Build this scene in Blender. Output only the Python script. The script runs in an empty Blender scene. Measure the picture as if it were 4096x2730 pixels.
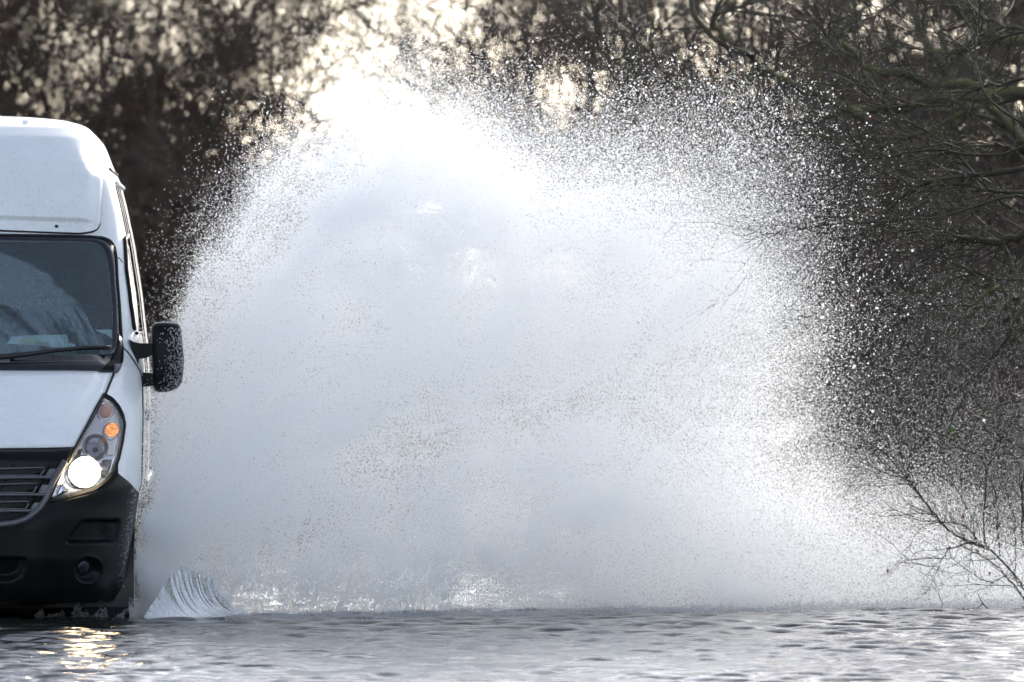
import bpy, math
import numpy as np
rng = np.random.default_rng(7)
R = math.radians
SC = bpy.context.scene
COL = SC.collection

# ------------------------------------------------------------------ camera, sky, sun, exposure
CAM_D, CAM_H = 50.0, 1.65            # metres from the lens to the van's bumper, lens above the water
F_PX, CX, HY = 41000.0, 2048.0, 1136.0
camd = bpy.data.cameras.new('camera')
cam = bpy.data.objects.new('camera', camd)
COL.objects.link(cam)
SC.camera = cam
cam.location = (0, -CAM_D, CAM_H)
cam.rotation_euler = (R(90) - math.atan((1365.0 - HY) / F_PX), 0, 0)
camd.sensor_width = 36.0
camd.lens = 36.0 * F_PX / 4096.0
camd.clip_start, camd.clip_end = 0.5, 9000
camd.dof.use_dof = True
camd.dof.focus_distance = CAM_D + 0.3
camd.dof.aperture_fstop = 6.2

SUN_EL, SUN_AZ = R(18), R(20)        # behind the van, to the right
world = bpy.data.worlds.new('World')
SC.world = world
world.use_nodes = True
wn = world.node_tree
sky = wn.nodes.new('ShaderNodeTexSky')
sky.sky_type = 'NISHITA'
sky.sun_disc = False
sky.sun_elevation, sky.sun_rotation = SUN_EL, SUN_AZ
sky.air_density, sky.dust_density, sky.ozone_density = 0.62, 0.55, 0.0
wn.nodes['Background'].inputs[1].default_value = 0.15
hz = wn.nodes.new('ShaderNodeHueSaturation')            # thin high haze takes the colour out of the sky
hz.inputs['Saturation'].default_value = 0.62
wn.links.new(sky.outputs[0], hz.inputs['Color'])
wn.links.new(hz.outputs[0], wn.nodes['Background'].inputs[0])

sund = bpy.data.lights.new('sun', 'SUN')
sun = bpy.data.objects.new('sun', sund)
COL.objects.link(sun)
sund.energy, sund.angle, sund.color = 1.5, R(1.0), (1.0, 0.93, 0.83)
sun.rotation_euler = (R(90) - SUN_EL, 0, math.pi - SUN_AZ)   # lamp's -Z leaves the sun's place in the sky

SC.view_settings.view_transform = 'Standard'
SC.view_settings.look = 'None'
SC.view_settings.gamma = 1.0
SC.view_settings.use_curve_mapping = False
SC.view_settings.exposure = 1.27
SC.cycles.use_light_tree = False
SC.cycles.use_denoising = True
SC.cycles.use_adaptive_sampling = True
SC.cycles.adaptive_threshold = 0.08
SC.cycles.adaptive_min_samples = 16
SC.cycles.max_bounces = 14
SC.cycles.diffuse_bounces = 12
SC.cycles.transmission_bounces = 10
SC.cycles.transparent_max_bounces = 12
SC.cycles.caustics_reflective = True
SC.cycles.sample_clamp_indirect = 3.0

# ------------------------------------------------------------------ helpers
def W(px, py, y):
    """photo pixel (4096 wide) at world depth y -> world point"""
    s = (CAM_D + y) / F_PX
    return np.array([(px - CX) * s, y, CAM_H + (HY - py) * s])

def link(o, parent=None):
    COL.objects.link(o)
    if parent is not None:
        o.parent = parent
    return o

def tag(o, label=None, cat=None, group=None, kind=None):
    if label: o['label'] = label
    if cat: o['category'] = cat
    if group: o['group'] = group
    if kind: o['kind'] = kind
    return o

def empty(name, loc=(0, 0, 0), rz=0.0):
    o = bpy.data.objects.new(name, None)
    o.empty_display_size = 0.2
    o.location = loc
    o.rotation_euler = (0, 0, rz)
    return link(o)

def mesh_obj(name, v, f, mat, parent=None, smooth=True):
    me = bpy.data.meshes.new(name)
    v = np.asarray(v, dtype=np.float32)
    if isinstance(f, np.ndarray):
        n, k = f.shape
        me.vertices.add(len(v)); me.vertices.foreach_set('co', v.ravel())
        me.loops.add(n * k); me.loops.foreach_set('vertex_index', f.astype(np.int32).ravel())
        me.polygons.add(n)
        me.polygons.foreach_set('loop_start', np.arange(0, n * k, k, dtype=np.int32))
        me.update(calc_edges=True)
    else:
        me.from_pydata(v.tolist(), [], f)
    if smooth:
        me.polygons.foreach_set('use_smooth', np.ones(len(me.polygons), dtype=bool))
    if mat is not None:
        me.materials.append(mat)
    me.update()
    return link(bpy.data.objects.new(name, me), parent)

def cr(pts, n):
    """Catmull-Rom resample of a polyline to n points, even in arc length"""
    p = np.asarray(pts, float)
    if len(p) == 2:
        t = np.linspace(0, 1, n)[:, None]
        return p[0] * (1 - t) + p[1] * t
    q = np.vstack([2 * p[0] - p[1], p, 2 * p[-1] - p[-2]])
    out = []
    for i in range(1, len(q) - 2):
        t = np.linspace(0, 1, 14, endpoint=False)[:, None]
        a, b, c, d = q[i - 1], q[i], q[i + 1], q[i + 2]
        out.append(0.5 * ((2 * b) + (c - a) * t + (2 * a - 5 * b + 4 * c - d) * t ** 2 + (3 * b - a - 3 * c + d) * t ** 3))
    out = np.vstack(out + [p[-1:]])
    return resample(out, n)

def resample(out, n):
    out = np.asarray(out, float)
    s = np.r_[0, np.cumsum(np.linalg.norm(np.diff(out, axis=0), axis=1))]
    u = np.linspace(0, s[-1], n)
    return np.stack([np.interp(u, s, out[:, k]) for k in range(out.shape[1])], 1)

def tube(pts, rad, sides=6, closed=False):
    """one tube along a polyline -> verts, faces"""
    p = np.asarray(pts, float)
    n = len(p)
    rad = np.broadcast_to(np.asarray(rad, float), (n,))
    if closed:
        t = np.roll(p, -1, 0) - np.roll(p, 1, 0)
    else:
        t = np.gradient(p, axis=0)
    t /= np.linalg.norm(t, axis=1)[:, None] + 1e-9
    ref = np.array([0.13, 0.31, 0.94])
    a = np.cross(t, ref); a /= np.linalg.norm(a, axis=1)[:, None] + 1e-9
    b = np.cross(t, a)
    th = np.arange(sides) * 2 * math.pi / sides
    v = p[:, None] + rad[:, None, None] * (np.cos(th)[None, :, None] * a[:, None] + np.sin(th)[None, :, None] * b[:, None])
    f = []
    m = n if closed else n - 1
    for i in range(m):
        j = (i + 1) % n
        for k in range(sides):
            l = (k + 1) % sides
            f.append((i * sides + k, i * sides + l, j * sides + l, j * sides + k))
    if not closed:
        f.append(tuple(range(sides))[::-1]); f.append(tuple((n - 1) * sides + k for k in range(sides)))
    return v.reshape(-1, 3), f

class MB:
    """collects shapes into ONE mesh"""
    def __init__(s): s.v, s.f, s.n = [], [], 0
    def add(s, v, f):
        v = np.asarray(v, float)
        s.v.append(v)
        s.f += [tuple(i + s.n for i in q) for q in f]
        s.n += len(v)
        return s
    def tube(s, pts, rad, sides=6, closed=False): return s.add(*tube(pts, rad, sides, closed))
    def box(s, c, d, bev=0.0):
        v, f = rbox(c, d, bev)
        return s.add(v, f)
    def build(s, name, mat, parent=None, smooth=True): return mesh_obj(name, np.vstack(s.v), s.f, mat, parent, smooth)

def rbox(c, d, bev=0.0):
    """box with chamfered edges (superellipsoid-like when bev is large)"""
    c, h = np.asarray(c, float), np.asarray(d, float) / 2
    if bev <= 0:
        v = [(c[0] + sx * h[0], c[1] + sy * h[1], c[2] + sz * h[2]) for sx in (-1, 1) for sy in (-1, 1) for sz in (-1, 1)]
        return v, [(0, 1, 3, 2), (4, 6, 7, 5), (0, 4, 5, 1), (2, 3, 7, 6), (0, 2, 6, 4), (1, 5, 7, 3)]
    n = 7
    g = np.linspace(-1, 1, n)
    vs, fs, k = [], [], 0
    b = min(bev, h.min() * 0.98)
    for ax in range(3):
        for sg in (-1, 1):
            o1, o2 = (ax + 1) % 3, (ax + 2) % 3
            idx = {}
            for i, a in enumerate(g):
                for j, e in enumerate(g):
                    q = np.zeros(3)
                    q[ax], q[o1], q[o2] = sg, a, e
                    inner = h - b
                    qq = np.sign(q) * np.array([1.0] * 3)
                    p = q * h
                    # snap the grid so outer rings fall on the bevel
                    core = np.clip(p, -inner, inner)
                    dlt = p - core
                    L = np.linalg.norm(dlt)
                    if L > 1e-9:
                        p = core + dlt / L * b
                    vs.append(c + p); idx[i, j] = k; k += 1
            for i in range(n - 1):
                for j in range(n - 1):
                    q4 = (idx[i, j], idx[i + 1, j], idx[i + 1, j + 1], idx[i, j + 1])
                    fs.append(q4 if sg > 0 else q4[::-1])
    return np.array(vs), fs

def grid_faces(nu, nv, closed_u=False):
    i = np.arange(nu if closed_u else nu - 1)[:, None]; j = np.arange(nv - 1)[None, :]
    a = i * nv + j; b = ((i + 1) % nu) * nv + j
    return np.stack([a, b, b + 1, a + 1], -1).reshape(-1, 4)

def noise2(x, y, seed=0):
    """cheap smooth value noise, vectorised"""
    def h(i, j):
        q = np.sin(i * 127.1 + j * 311.7 + seed * 74.7) * 43758.5453
        return q - np.floor(q)
    xi, yi = np.floor(x), np.floor(y)
    u, v = x - xi, y - yi
    u = u * u * (3 - 2 * u); v = v * v * (3 - 2 * v)
    return (h(xi, yi) * (1 - u) + h(xi + 1, yi) * u) * (1 - v) + (h(xi, yi + 1) * (1 - u) + h(xi + 1, yi + 1) * u) * v

# ------------------------------------------------------------------ materials
class NT:
    def __init__(s, name):
        s.m = bpy.data.materials.new(name); s.m.use_nodes = True
        s.t = s.m.node_tree; s.t.nodes.clear()
        s.out = s.n('ShaderNodeOutputMaterial')
    def n(s, kind, **kw):
        x = s.t.nodes.new(kind)
        for k, v in kw.items():
            if k.startswith('_'): setattr(x, k[1:], v)
        return x
    def l(s, a, b): s.t.links.new(a, b)
    def noise(s, scale, detail=4, rough=0.55, vec=None, dist=0.0):
        x = s.n('ShaderNodeTexNoise')
        x.inputs['Scale'].default_value = scale; x.inputs['Detail'].default_value = detail
        x.inputs['Roughness'].default_value = rough; x.inputs['Distortion'].default_value = dist
        if vec is not None: s.l(vec, x.inputs['Vector'])
        return x.outputs['Fac']
    def obj(s): return s.n('ShaderNodeTexCoord').outputs['Object']
    def ramp(s, fac, stops):
        x = s.n('ShaderNodeValToRGB'); e = x.color_ramp.elements
        while len(e) < len(stops): e.new(0.5)
        for q, (p, c) in zip(e, stops):
            q.position = p; q.color = tuple(c) + (1,) if len(c) == 3 else c
        s.l(fac, x.inputs[0]); return x.outputs['Color']
    def mapr(s, fac, a, b, c, d):
        x = s.n('ShaderNodeMapRange'); x.inputs[1].default_value = a; x.inputs[2].default_value = b
        x.inputs[3].default_value = c; x.inputs[4].default_value = d
        s.l(fac, x.inputs[0]); return x.outputs[0]
    def math(s, op, a, b=None):
        x = s.n('ShaderNodeMath'); x.operation = op
        for i, q in enumerate((a, b)):
            if q is None: continue
            if isinstance(q, (int, float)): x.inputs[i].default_value = q
            else: s.l(q, x.inputs[i])
        return x.outputs[0]
    def mapping(s, vec, scale=(1, 1, 1), loc=(0, 0, 0), rot=(0, 0, 0)):
        x = s.n('ShaderNodeMapping'); s.l(vec, x.inputs[0])
        x.inputs['Scale'].default_value = scale; x.inputs['Location'].default_value = loc; x.inputs['Rotation'].default_value = rot
        return x.outputs[0]
    def bsdf(s, **kw):
        p = s.n('ShaderNodeBsdfPrincipled')
        for k, v in kw.items():
            k = k.replace('_', ' ')
            if hasattr(v, 'links') or isinstance(v, bpy.types.NodeSocket): s.l(v, p.inputs[k])
            else: p.inputs[k].default_value = (tuple(v) + (1,)) if isinstance(v, (tuple, list)) and len(v) == 3 else v
        return p
    def bump(s, fac, strength, dist):
        b = s.n('ShaderNodeBump'); b.inputs['Strength'].default_value = strength; b.inputs['Distance'].default_value = dist
        s.l(fac, b.inputs['Height']); return b.outputs[0]
    def done(s, sh):
        s.l(sh if isinstance(sh, bpy.types.NodeSocket) else sh.outputs[0], s.out.inputs[0]); return s.m

def simple(name, col, rough=0.5, metal=0.0, var=0.12, scale=20, bump=0.0, **kw):
    t = NT(name); f = t.noise(scale, 5, 0.6, t.obj())
    a = tuple(c * (1 - var) for c in col); b = tuple(min(1, c * (1 + var)) for c in col)
    args = dict(Base_Color=t.ramp(f, [(0.3, a), (0.7, b)]), Roughness=t.mapr(f, 0.3, 0.7, rough * 0.85, min(1, rough * 1.15)), Metallic=metal)
    args.update(kw)
    if bump: args['Normal'] = t.bump(t.noise(scale * 4, 3, 0.6, t.obj()), 0.5, bump)
    return t.done(t.bsdf(**args))

# ------------------------------------------------------------------ ground under and round the flood, the water
def ss(a, b, x): t = np.clip((x - a) / (b - a), 0, 1); return t * t * (3 - 2 * t)
def ground_h(x, y):
    h = -0.22 - 0.10 * ss(4, 10, np.abs(x))
    left = ss(36, 44, y) * ss(-2.0, -4.5, x)
    right = np.maximum(ss(6, 14, y) * ss(4.2, 6.0, x), ss(22, 30, y) * ss(3.4, 5.5, x))
    far = ss(68, 74, y + 0 * x)
    side_ = ss(22, 40, np.abs(x))
    b = np.maximum(np.maximum(left, right), np.maximum(far, side_))
    return h + b * (0.62 + 0.25 * noise2(x / 3, y / 3, 4))
gx = np.unique(np.r_[np.linspace(-12, 12, 70), np.linspace(-60, 60, 50), -3000, -800, -200, 200, 800, 3000])
gy = np.unique(np.r_[np.linspace(-70, 90, 140), -3000, -600, 200, 500, 1200, 4000])
GX, GY = np.meshgrid(gx, gy, indexing='ij')
t = NT('winter_ground'); o = t.obj(); f = t.noise(1.2, 6, 0.65, o); f2 = t.noise(14, 4, 0.7, o)
M_GROUND = t.done(t.bsdf(Base_Color=t.ramp(t.math('ADD', t.math('MULTIPLY', f, .6), t.math('MULTIPLY', f2, .4)), [(0.35, (0.035, 0.028, 0.02)), (0.5, (0.05, 0.05, 0.022)), (0.65, (0.085, 0.075, 0.045))]), Roughness=0.95, Normal=t.bump(f2, 0.8, 0.05)))
tag(mesh_obj('ground', np.stack([GX, GY, ground_h(GX, GY)], -1).reshape(-1, 3), grid_faces(len(gx), len(gy)), M_GROUND), kind='structure')

wx = np.unique(np.round(np.r_[np.arange(-4.2, 4.2, 0.034), np.linspace(-9, 9, 120), np.linspace(-45, 45, 40)], 4))
wy = np.unique(np.round(np.r_[np.arange(-10.5, 2.0, 0.023), np.arange(2.2, 12, 0.15), np.linspace(-55, 80, 130)], 4))
WX, WY = np.meshgrid(wx, wy, indexing='ij')
def water_h(x, y):
    rg = np.random.default_rng(21); h = np.zeros(x.shape)
    fadefar = 1 - ss(3, 14, np.maximum(np.abs(x) - 3.5, 0) * 1.5 + np.maximum(np.abs(y + 4) - 8, 0))
    gx_ = 0.75 + 0.75 * noise2(x / 1.7 + 9, y / 2.6, 3)
    for k in range(54):
        lam = 0.085 * (0.38 / 0.085) ** rg.random()
        a = rg.normal() * 0.55 + (math.pi / 2)
        kx, ky = math.cos(a) * 2 * math.pi / lam, math.sin(a) * 2 * math.pi / lam
        ph_ = rg.random() * 6.28
        env = 0.5 + 0.9 * noise2(x * 0.7 / lam * 0.35 + k, y * 0.35 / lam * 0.7, k)
        amp = 0.0088 * lam / 2 / math.pi * env * (1.5 if lam > .3 else 1.0)
        s = np.sin(kx * x + ky * y + ph_ + 1.3 * noise2(x / lam / 2, y / lam / 2, k + 50))
        h += amp * (s + 0.35 * s * np.abs(s)) * 2.1
    # waves spreading from the front wheel
    d = np.hypot((x + 1.75) / 1.0, (y - 0.9) / 1.0)
    h += 0.010 * np.exp(-d / 2.2) * np.sin(d * 13 + 2 * noise2(x * 1.5, y * 1.5, 8))
    # chop where the plume falls back
    zone = ss(-0.45, 0.35, y - 0.35 * noise2(x * 1.7, x * 0, 5)) * ss(-1.55, -0.6, x)
    ch = noise2(x * 9, y * 5, 31) + 0.6 * noise2(x * 21, y * 11, 32) - 0.8
    h += zone * (0.0035 * ch + 0.0 * np.maximum(noise2(x * 13, y * 7, 33) - 0.62, 0) * 6)
    big = ss(-0.5, 2.5, x) * ss(1.0, -2.0, y)
    h += big * 0.004 * (noise2(x * 1.6, y * 1.1, 41) + 0.5 * noise2(x * 3.8, y * 2.6, 42) - 0.75)
    return 0.019 * np.tanh(1.25 * h * gx_ / 0.019) * fadefar
t = NT('flood_water'); o = t.obj()
b1 = t.noise(5, 3, 0.6, t.mapping(o, (1, 1.2, 1), rot=(0, 0, 0.15)), 0.6)
b2 = t.noise(15, 4, 0.65, t.mapping(o, (1, 1.3, 1)), 0.4)
b3 = t.noise(55, 2, 0.6, o)
hsum = t.math('ADD', t.math('MULTIPLY', b1, 0.6), t.math('ADD', t.math('MULTIPLY', b2, 0.60), t.math('MULTIPLY', b3, 0.10)))
patch = t.mapr(t.noise(0.9, 2, 0.5, t.mapping(o, (1, 0.5, 1))), 0.35, 0.65, 0.35, 1.0)
bn = t.n('ShaderNodeBump'); bn.inputs['Distance'].default_value = 0.03; t.l(hsum, bn.inputs['Height']); t.l(t.math('MULTIPLY', patch, 0.36), bn.inputs['Strength'])
M_WATER = t.done(t.bsdf(Base_Color=(0.018, 0.019, 0.017), Roughness=0.02, IOR=1.333, Normal=bn.outputs[0]))
tag(mesh_obj('water', np.stack([WX, WY, water_h(WX, WY)], -1).reshape(-1, 3), grid_faces(len(wx), len(wy)), M_WATER), kind='structure')

# ------------------------------------------------------------------ bare trees
def nrm(v): return v / (np.linalg.norm(v, axis=-1, keepdims=True) + 1e-9)
def grow(p0, d0, length, K, rg, wander, trop):
    """n polylines of K points growing from p0 along d0; trop = pull per step (3,)"""
    n = len(p0); P = np.empty((n, K, 3)); P[:, 0] = p0; d = nrm(d0)
    st = (np.asarray(length) / (K - 1))[:, None]
    for k in range(1, K):
        d = nrm(d + rg.normal(size=(n, 3)) * wander + np.asarray(trop))
        P[:, k] = P[:, k - 1] + d * st
    return P
def spawn(P, n, rg, tmin, ang, weight=None):
    """n children on parents P (m,K,3): positions, directions, parent index, t"""
    m, K = P.shape[:2]
    L_ = np.linalg.norm(np.diff(P, axis=1), axis=2).sum(1)
    w_p = L_ / L_.sum()
    i = rg.choice(m, n, p=w_p); t = tmin + (1 - tmin) * rg.random(n) ** 0.85
    k = np.minimum((t * (K - 1)).astype(int), K - 2); fr = (t * (K - 1) - k)[:, None]
    pos = P[i, k] * (1 - fr) + P[i, k + 1] * fr; tg = nrm(P[i, k + 1] - P[i, k])
    q = nrm(np.cross(tg, nrm(rg.normal(size=(n, 3)))))
    a = (ang + rg.normal(size=n) * 0.25)[:, None]
    return pos, tg * np.cos(a) + q * np.sin(a), i, t
def tubes(P, r0, r1, sides=3):
    """(n,K,3) polylines -> one vertex and quad array"""
    n, K = P.shape[:2]
    r = (np.asarray(r0)[:, None] * (1 - np.linspace(0, 1, K)[None]) + np.asarray(r1)[:, None] * np.linspace(0, 1, K)[None])
    tg = nrm(np.gradient(P, axis=1)); ref = nrm(np.cross(tg[:, :1], [0.3, 0.5, 0.8]) + 1e-6)
    a = nrm(np.cross(tg, np.cross(ref, tg))); b = np.cross(tg, a)
    th = np.arange(sides) * 2 * math.pi / sides
    V = P[:, :, None] + r[:, :, None, None] * (np.cos(th)[:, None] * a[:, :, None] + np.sin(th)[:, None] * b[:, :, None])
    base = (np.arange(n) * K * sides)[:, None, None]; k = (np.arange(K - 1) * sides)[None, :, None]; s = np.arange(sides)[None, None]
    s2 = (s + 1) % sides
    F_ = np.stack([base + k + s, base + k + s2, base + k + sides + s2, base + k + sides + s], -1).reshape(-1, 4)
    return V.reshape(-1, 3), F_
def join(parts):
    vs, fs, n = [], [], 0
    for v, f in parts: vs.append(v); fs.append(f + n); n += len(v)
    return np.vstack(vs), np.vstack(fs)

def bark(name, base, moss=0.0, red=0.0):
    t = NT(name); o = t.obj(); f = t.noise(9, 5, 0.65, o); g = t.noise(2.5, 4, 0.6, o)
    c = t.ramp(f, [(0.3, tuple(q * 0.6 for q in base)), (0.7, tuple(q * 1.35 for q in base))])
    if moss:
        m = t.n('ShaderNodeMix'); m.data_type = 'RGBA'
        nz = t.n('ShaderNodeSeparateXYZ'); gm = t.n('ShaderNodeNewGeometry'); t.l(gm.outputs['Normal'], nz.inputs[0])
        k = t.math('MULTIPLY', t.mapr(nz.outputs[2], -0.4, 0.6, 0.25, 1.0), t.mapr(g, 0.38, 0.60, 0, moss))
        t.l(k, m.inputs[0]); t.l(c, m.inputs[6]); m.inputs[7].default_value = (0.12, 0.12, 0.028, 1); c = m.outputs[2]
    if red:
        m = t.n('ShaderNodeMix'); m.data_type = 'RGBA'
        t.l(t.mapr(t.noise(0.9, 3, 0.5, o), 0.55, 0.70, 0, red), m.inputs[0]); t.l(c, m.inputs[6]); m.inputs[7].default_value = (0.13, 0.05, 0.055, 1); c = m.outputs[2]
    return t.done(t.bsdf(Base_Color=c, Roughness=0.85, Normal=t.bump(f, 0.6, 0.01)))
M_BARK = bark('hedge_bark', (0.095, 0.072, 0.055), 0.3)
M_TWIG = bark('hedge_twigs', (0.105, 0.076, 0.060), 0.12, 0.5)
M_MOSS = bark('mossy_bark', (0.06, 0.046, 0.036), 0.8)
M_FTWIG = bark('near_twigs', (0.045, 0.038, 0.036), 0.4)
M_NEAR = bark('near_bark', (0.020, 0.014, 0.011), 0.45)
M_BERRY = simple('red_berries', (0.20, 0.012, 0.014), 0.4)

def make_tree(seed, height, stems, spread, nfine, upright=0.10, twig_r=0.0036, trunk_r=0.030, berries=120):
    rg = np.random.default_rng(seed)
    a = rg.random(stems) * 6.283
    d0 = np.stack([np.cos(a) * spread, np.sin(a) * spread, np.ones(stems)], 1) * (0.7 + 0.5 * rg.random((stems, 1)))
    p0 = np.stack([np.cos(a), np.sin(a), 0 * a], 1) * 0.22; p0[:, 2] = -0.25
    T = grow(p0, d0, height * (0.75 + 0.3 * rg.random(stems)), 9, rg, 0.13, (0, 0, 0.06))
    r0 = trunk_r * (0.7 + 0.6 * rg.random(stems))
    tr = [tubes(T[k:k + 1], r0[k:k + 1], r0[k:k + 1] * 0.18, 7) for k in range(stems)]
    parts = []
    n1 = stems * 8; pos, d, i, tt = spawn(T, n1, rg, 0.06, 0.95)
    B1 = grow(pos, d, height * (0.32 + 0.2 * rg.random(n1)) * (1.1 - 0.6 * tt), 6, rg, 0.16, (0, 0, upright))
    ra = r0[i] * (1 - 0.8 * tt) * 0.55 + 0.006; parts.append(tubes(B1, ra, ra * 0.3, 5))
    n2 = n1 * 7; pos, d, i, tt = spawn(B1, n2, rg, 0.1, 0.85)
    B2 = grow(pos, d, height * (0.13 + 0.10 * rg.random(n2)) * (1.1 - 0.4 * tt), 5, rg, 0.2, (0, 0, upright))
    rb = np.maximum(ra[i] * (1 - 0.7 * tt) * 0.5, twig_r * 1.1); parts.append(tubes(B2, rb, rb * 0.5, 4))
    n3 = nfine; pos, d, i, tt = spawn(B2, n3, rg, 0.05, 0.8)
    B3 = grow(pos, d, height * (0.05 + 0.065 * rg.random(n3)), 4, rg, 0.22, (0, 0, upright * 0.6))
    rc = np.full(n3, twig_r) * (0.7 + 0.6 * rg.random(n3)); parts.append(tubes(B3, rc, rc * 0.5, 3))
    be = None
    if berries:
        e = B3[rg.choice(n3, berries), -1]
        c = e[rg.integers(0, max(2, berries // 30), berries)] + rg.normal(size=(berries, 3)) * 0.22
        oc = np.array([(1, 0, 0), (-1, 0, 0), (0, 1, 0), (0, -1, 0), (0, 0, 1), (0, 0, -1)]) * 0.02
        of = np.array([(0, 2, 4), (2, 1, 4), (1, 3, 4), (3, 0, 4), (2, 0, 5), (1, 2, 5), (3, 1, 5), (0, 3, 5)])
        be = ((c[:, None] + oc).reshape(-1, 3), (of[None] + (np.arange(berries) * 6)[:, None, None]).reshape(-1, 3))
    return tr, join(parts), be
def mesh_data(name, v, f, mat):
    o = mesh_obj(name, v, f, mat); me = o.data; bpy.data.objects.remove(o); return me
PROTO = []
for sd, hh, st, sp, nf in ((3, 7.0, 6, 0.5, 8800), (8, 6.2, 6, 0.6, 8800), (15, 7.6, 5, 0.42, 8800)):
    tr, cw_, be = make_tree(sd, hh, st, sp, nf)
    PROTO.append(([mesh_data('trunk', *q, M_BARK) for q in tr], mesh_data('crown', *cw_, M_TWIG), mesh_data('berries', *be, M_BERRY)))
SHRUB = []
for sd, hh, nf in ((23, 3.0, 5500), (29, 2.6, 5500)):
    tr, cw_, be = make_tree(sd, hh, 14, 1.0, nf, 0.03, 0.0065, 0.022, 150)
    SHRUB.append((mesh_data('stems', *join(tr), M_BARK), mesh_data('crown', *cw_, M_TWIG), mesh_data('berries', *be, M_BERRY)))
def plant(proto, name, loc, rz, sc, label, cat, group):
    o = empty(name, loc, rz); o.scale = sc
    for me, nm in zip(proto, ('trunk' if cat == 'tree' else 'stems', 'crown', 'berries')):
        for q in (me if isinstance(me, list) else [me]):
            c = link(bpy.data.objects.new(nm, q), o)
            if nm != 'trunk': c['kind'] = 'stuff'
    return tag(o, label, cat, group)
rt = np.random.default_rng(77)
def row(protos, name, xs, y, jit, sc, label, cat, group):
    for k, x in enumerate(xs):
        yy = y + rt.normal() * jit; xx = x + rt.normal() * 0.25
        s = sc(xx) * (0.92 + 0.16 * rt.random())
        plant(protos[int(rt.integers(len(protos)))], name, (xx, yy, float(ground_h(np.array(xx), np.array(yy)))), rt.random() * 6.28, (s, s, s * (0.95 + 0.1 * rt.random())), label, cat, group)
# left hedgerow behind the van, at 90-105 m from the lens, thinning towards the open sky in the middle
def hedge_mass(name, x0, x1, y, top, n, seed, label):
    """clipped old hedge seen far out of focus: a dense heap of small leaf and twig faces"""
    rg = np.random.default_rng(seed)
    x = x0 + (x1 - x0) * rg.random(n); hx = np.interp(x, *zip(*top)) * (0.80 + 0.4 * noise2(x * 1.3, x * 0, seed))
    z = hx * rg.random(n) ** 0.8; yy = y + (rg.random(n) - .5) * 1.6 * (1 - 0.6 * z / hx)
    c = np.stack([x, yy, z + ground_h(x, yy) * 0.5], 1)
    u = nrm(rg.normal(size=(n, 3))); v = nrm(np.cross(u, rg.normal(size=(n, 3))))
    a, b = (0.05 + 0.05 * rg.random((n, 1))), (0.025 + 0.03 * rg.random((n, 1)))
    V = np.stack([c - u * a, c + v * b, c + u * a, c - v * b], 1).reshape(-1, 3)
    o = mesh_obj(name, V, np.arange(4 * n).reshape(-1, 4), M_HEDGE)
    return tag(o, label, 'hedge', kind='stuff')
t = NT('old_hedge'); o = t.obj()
M_HEDGE = t.done(t.bsdf(Base_Color=t.ramp(t.noise(1.4, 4, .6, o), [(.3, (0.105, 0.078, 0.066)), (.45, (0.115, 0.10, 0.07)), (.58, (0.14, 0.085, 0.078)), (.7, (0.12, 0.098, 0.085))]), Roughness=.9))
hedge_mass('hedge_bank', -24, -0.4, 55, [(-24, 6.5), (-14, 5.5), (-9, 3.6), (-3.5, 3.2), (-2.4, 2.6), (-0.4, 1.5)], 34000, 3, 'dark dense hedge bank far out of focus behind the van')
hedge_mass('hedge_bank', 0.2, 9.0, 50, [(0.2, 1.3), (1.6, 2.6), (3, 3.6), (9, 4.4)], 15000, 4, 'dark dense hedge bank far out of focus behind the plume on the right')
hedge_mass('hedge_bank', 2.7, 8.0, 31, [(2.7, 1.6), (3.3, 2.6), (4.2, 3.3), (8, 3.8)], 11000, 5, 'dark dense hedge bank behind the mossy branches at the right edge')
hedge_mass('hedge_bank', -9, 9, 86, [(-9, 3.6), (-1.6, 3.3), (0, 3.0), (1.2, 3.4), (9, 3.8)], 16000, 6, 'far low hedge across the end of the road behind the plume')
LAB_L = ['bare tree in the blurred hedgerow at the left edge of the picture', 'bare tree in the blurred hedgerow straight above the van roof', 'bare tree in the blurred hedgerow just right of the van roof', 'smaller bare tree in the blurred hedgerow beside the pale sky gap', 'bare tree furthest back in the hedgerow above the left end of the van roof', 'bare tree furthest back in the hedgerow above the right corner of the van roof']
lh = lambda x: float(np.interp(x, [-8, -3.8, -3.2, -2.7], [0.98, 0.92, 0.72, 0.50]))
def one(protos, k, name, x, y, s, label, cat, group):
    plant(protos[k % len(protos)], name, (x, y, float(ground_h(np.array(x), np.array(y)))), rt.random() * 6.28, (s, s, s), label, cat, group)
for k, (x, y, lb) in enumerate(((-5.9, 47, 0), (-4.9, 51, 0), (-4.2, 46.5, 1), (-3.45, 49, 2), (-2.75, 45.5, 3), (-5.4, 57, 4), (-3.9, 58, 5))):
    one(PROTO, k, 'hedgerow_tree', x, y, lh(x), LAB_L[lb] if k != 1 else 'bare tree in the blurred hedgerow behind the left corner of the van roof', 'tree', 'blurred hedgerow trees left of the sky gap')
for k, (x, lb) in enumerate(((-3.75, 'leafless shrub under the hedgerow, its top showing beside the van roof corner'), (-3.0, 'leafless shrub under the hedgerow midway between the van and the plume'), (-2.3, 'leafless shrub under the hedgerow just behind the left rim of the plume'))):
    one(SHRUB, k, 'hedge_shrub', x, 45 + (k % 2) * 1.5, 1.15 if x < -2.6 else 0.9, lb, 'shrub', 'shrubs under the left hedgerow')
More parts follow.
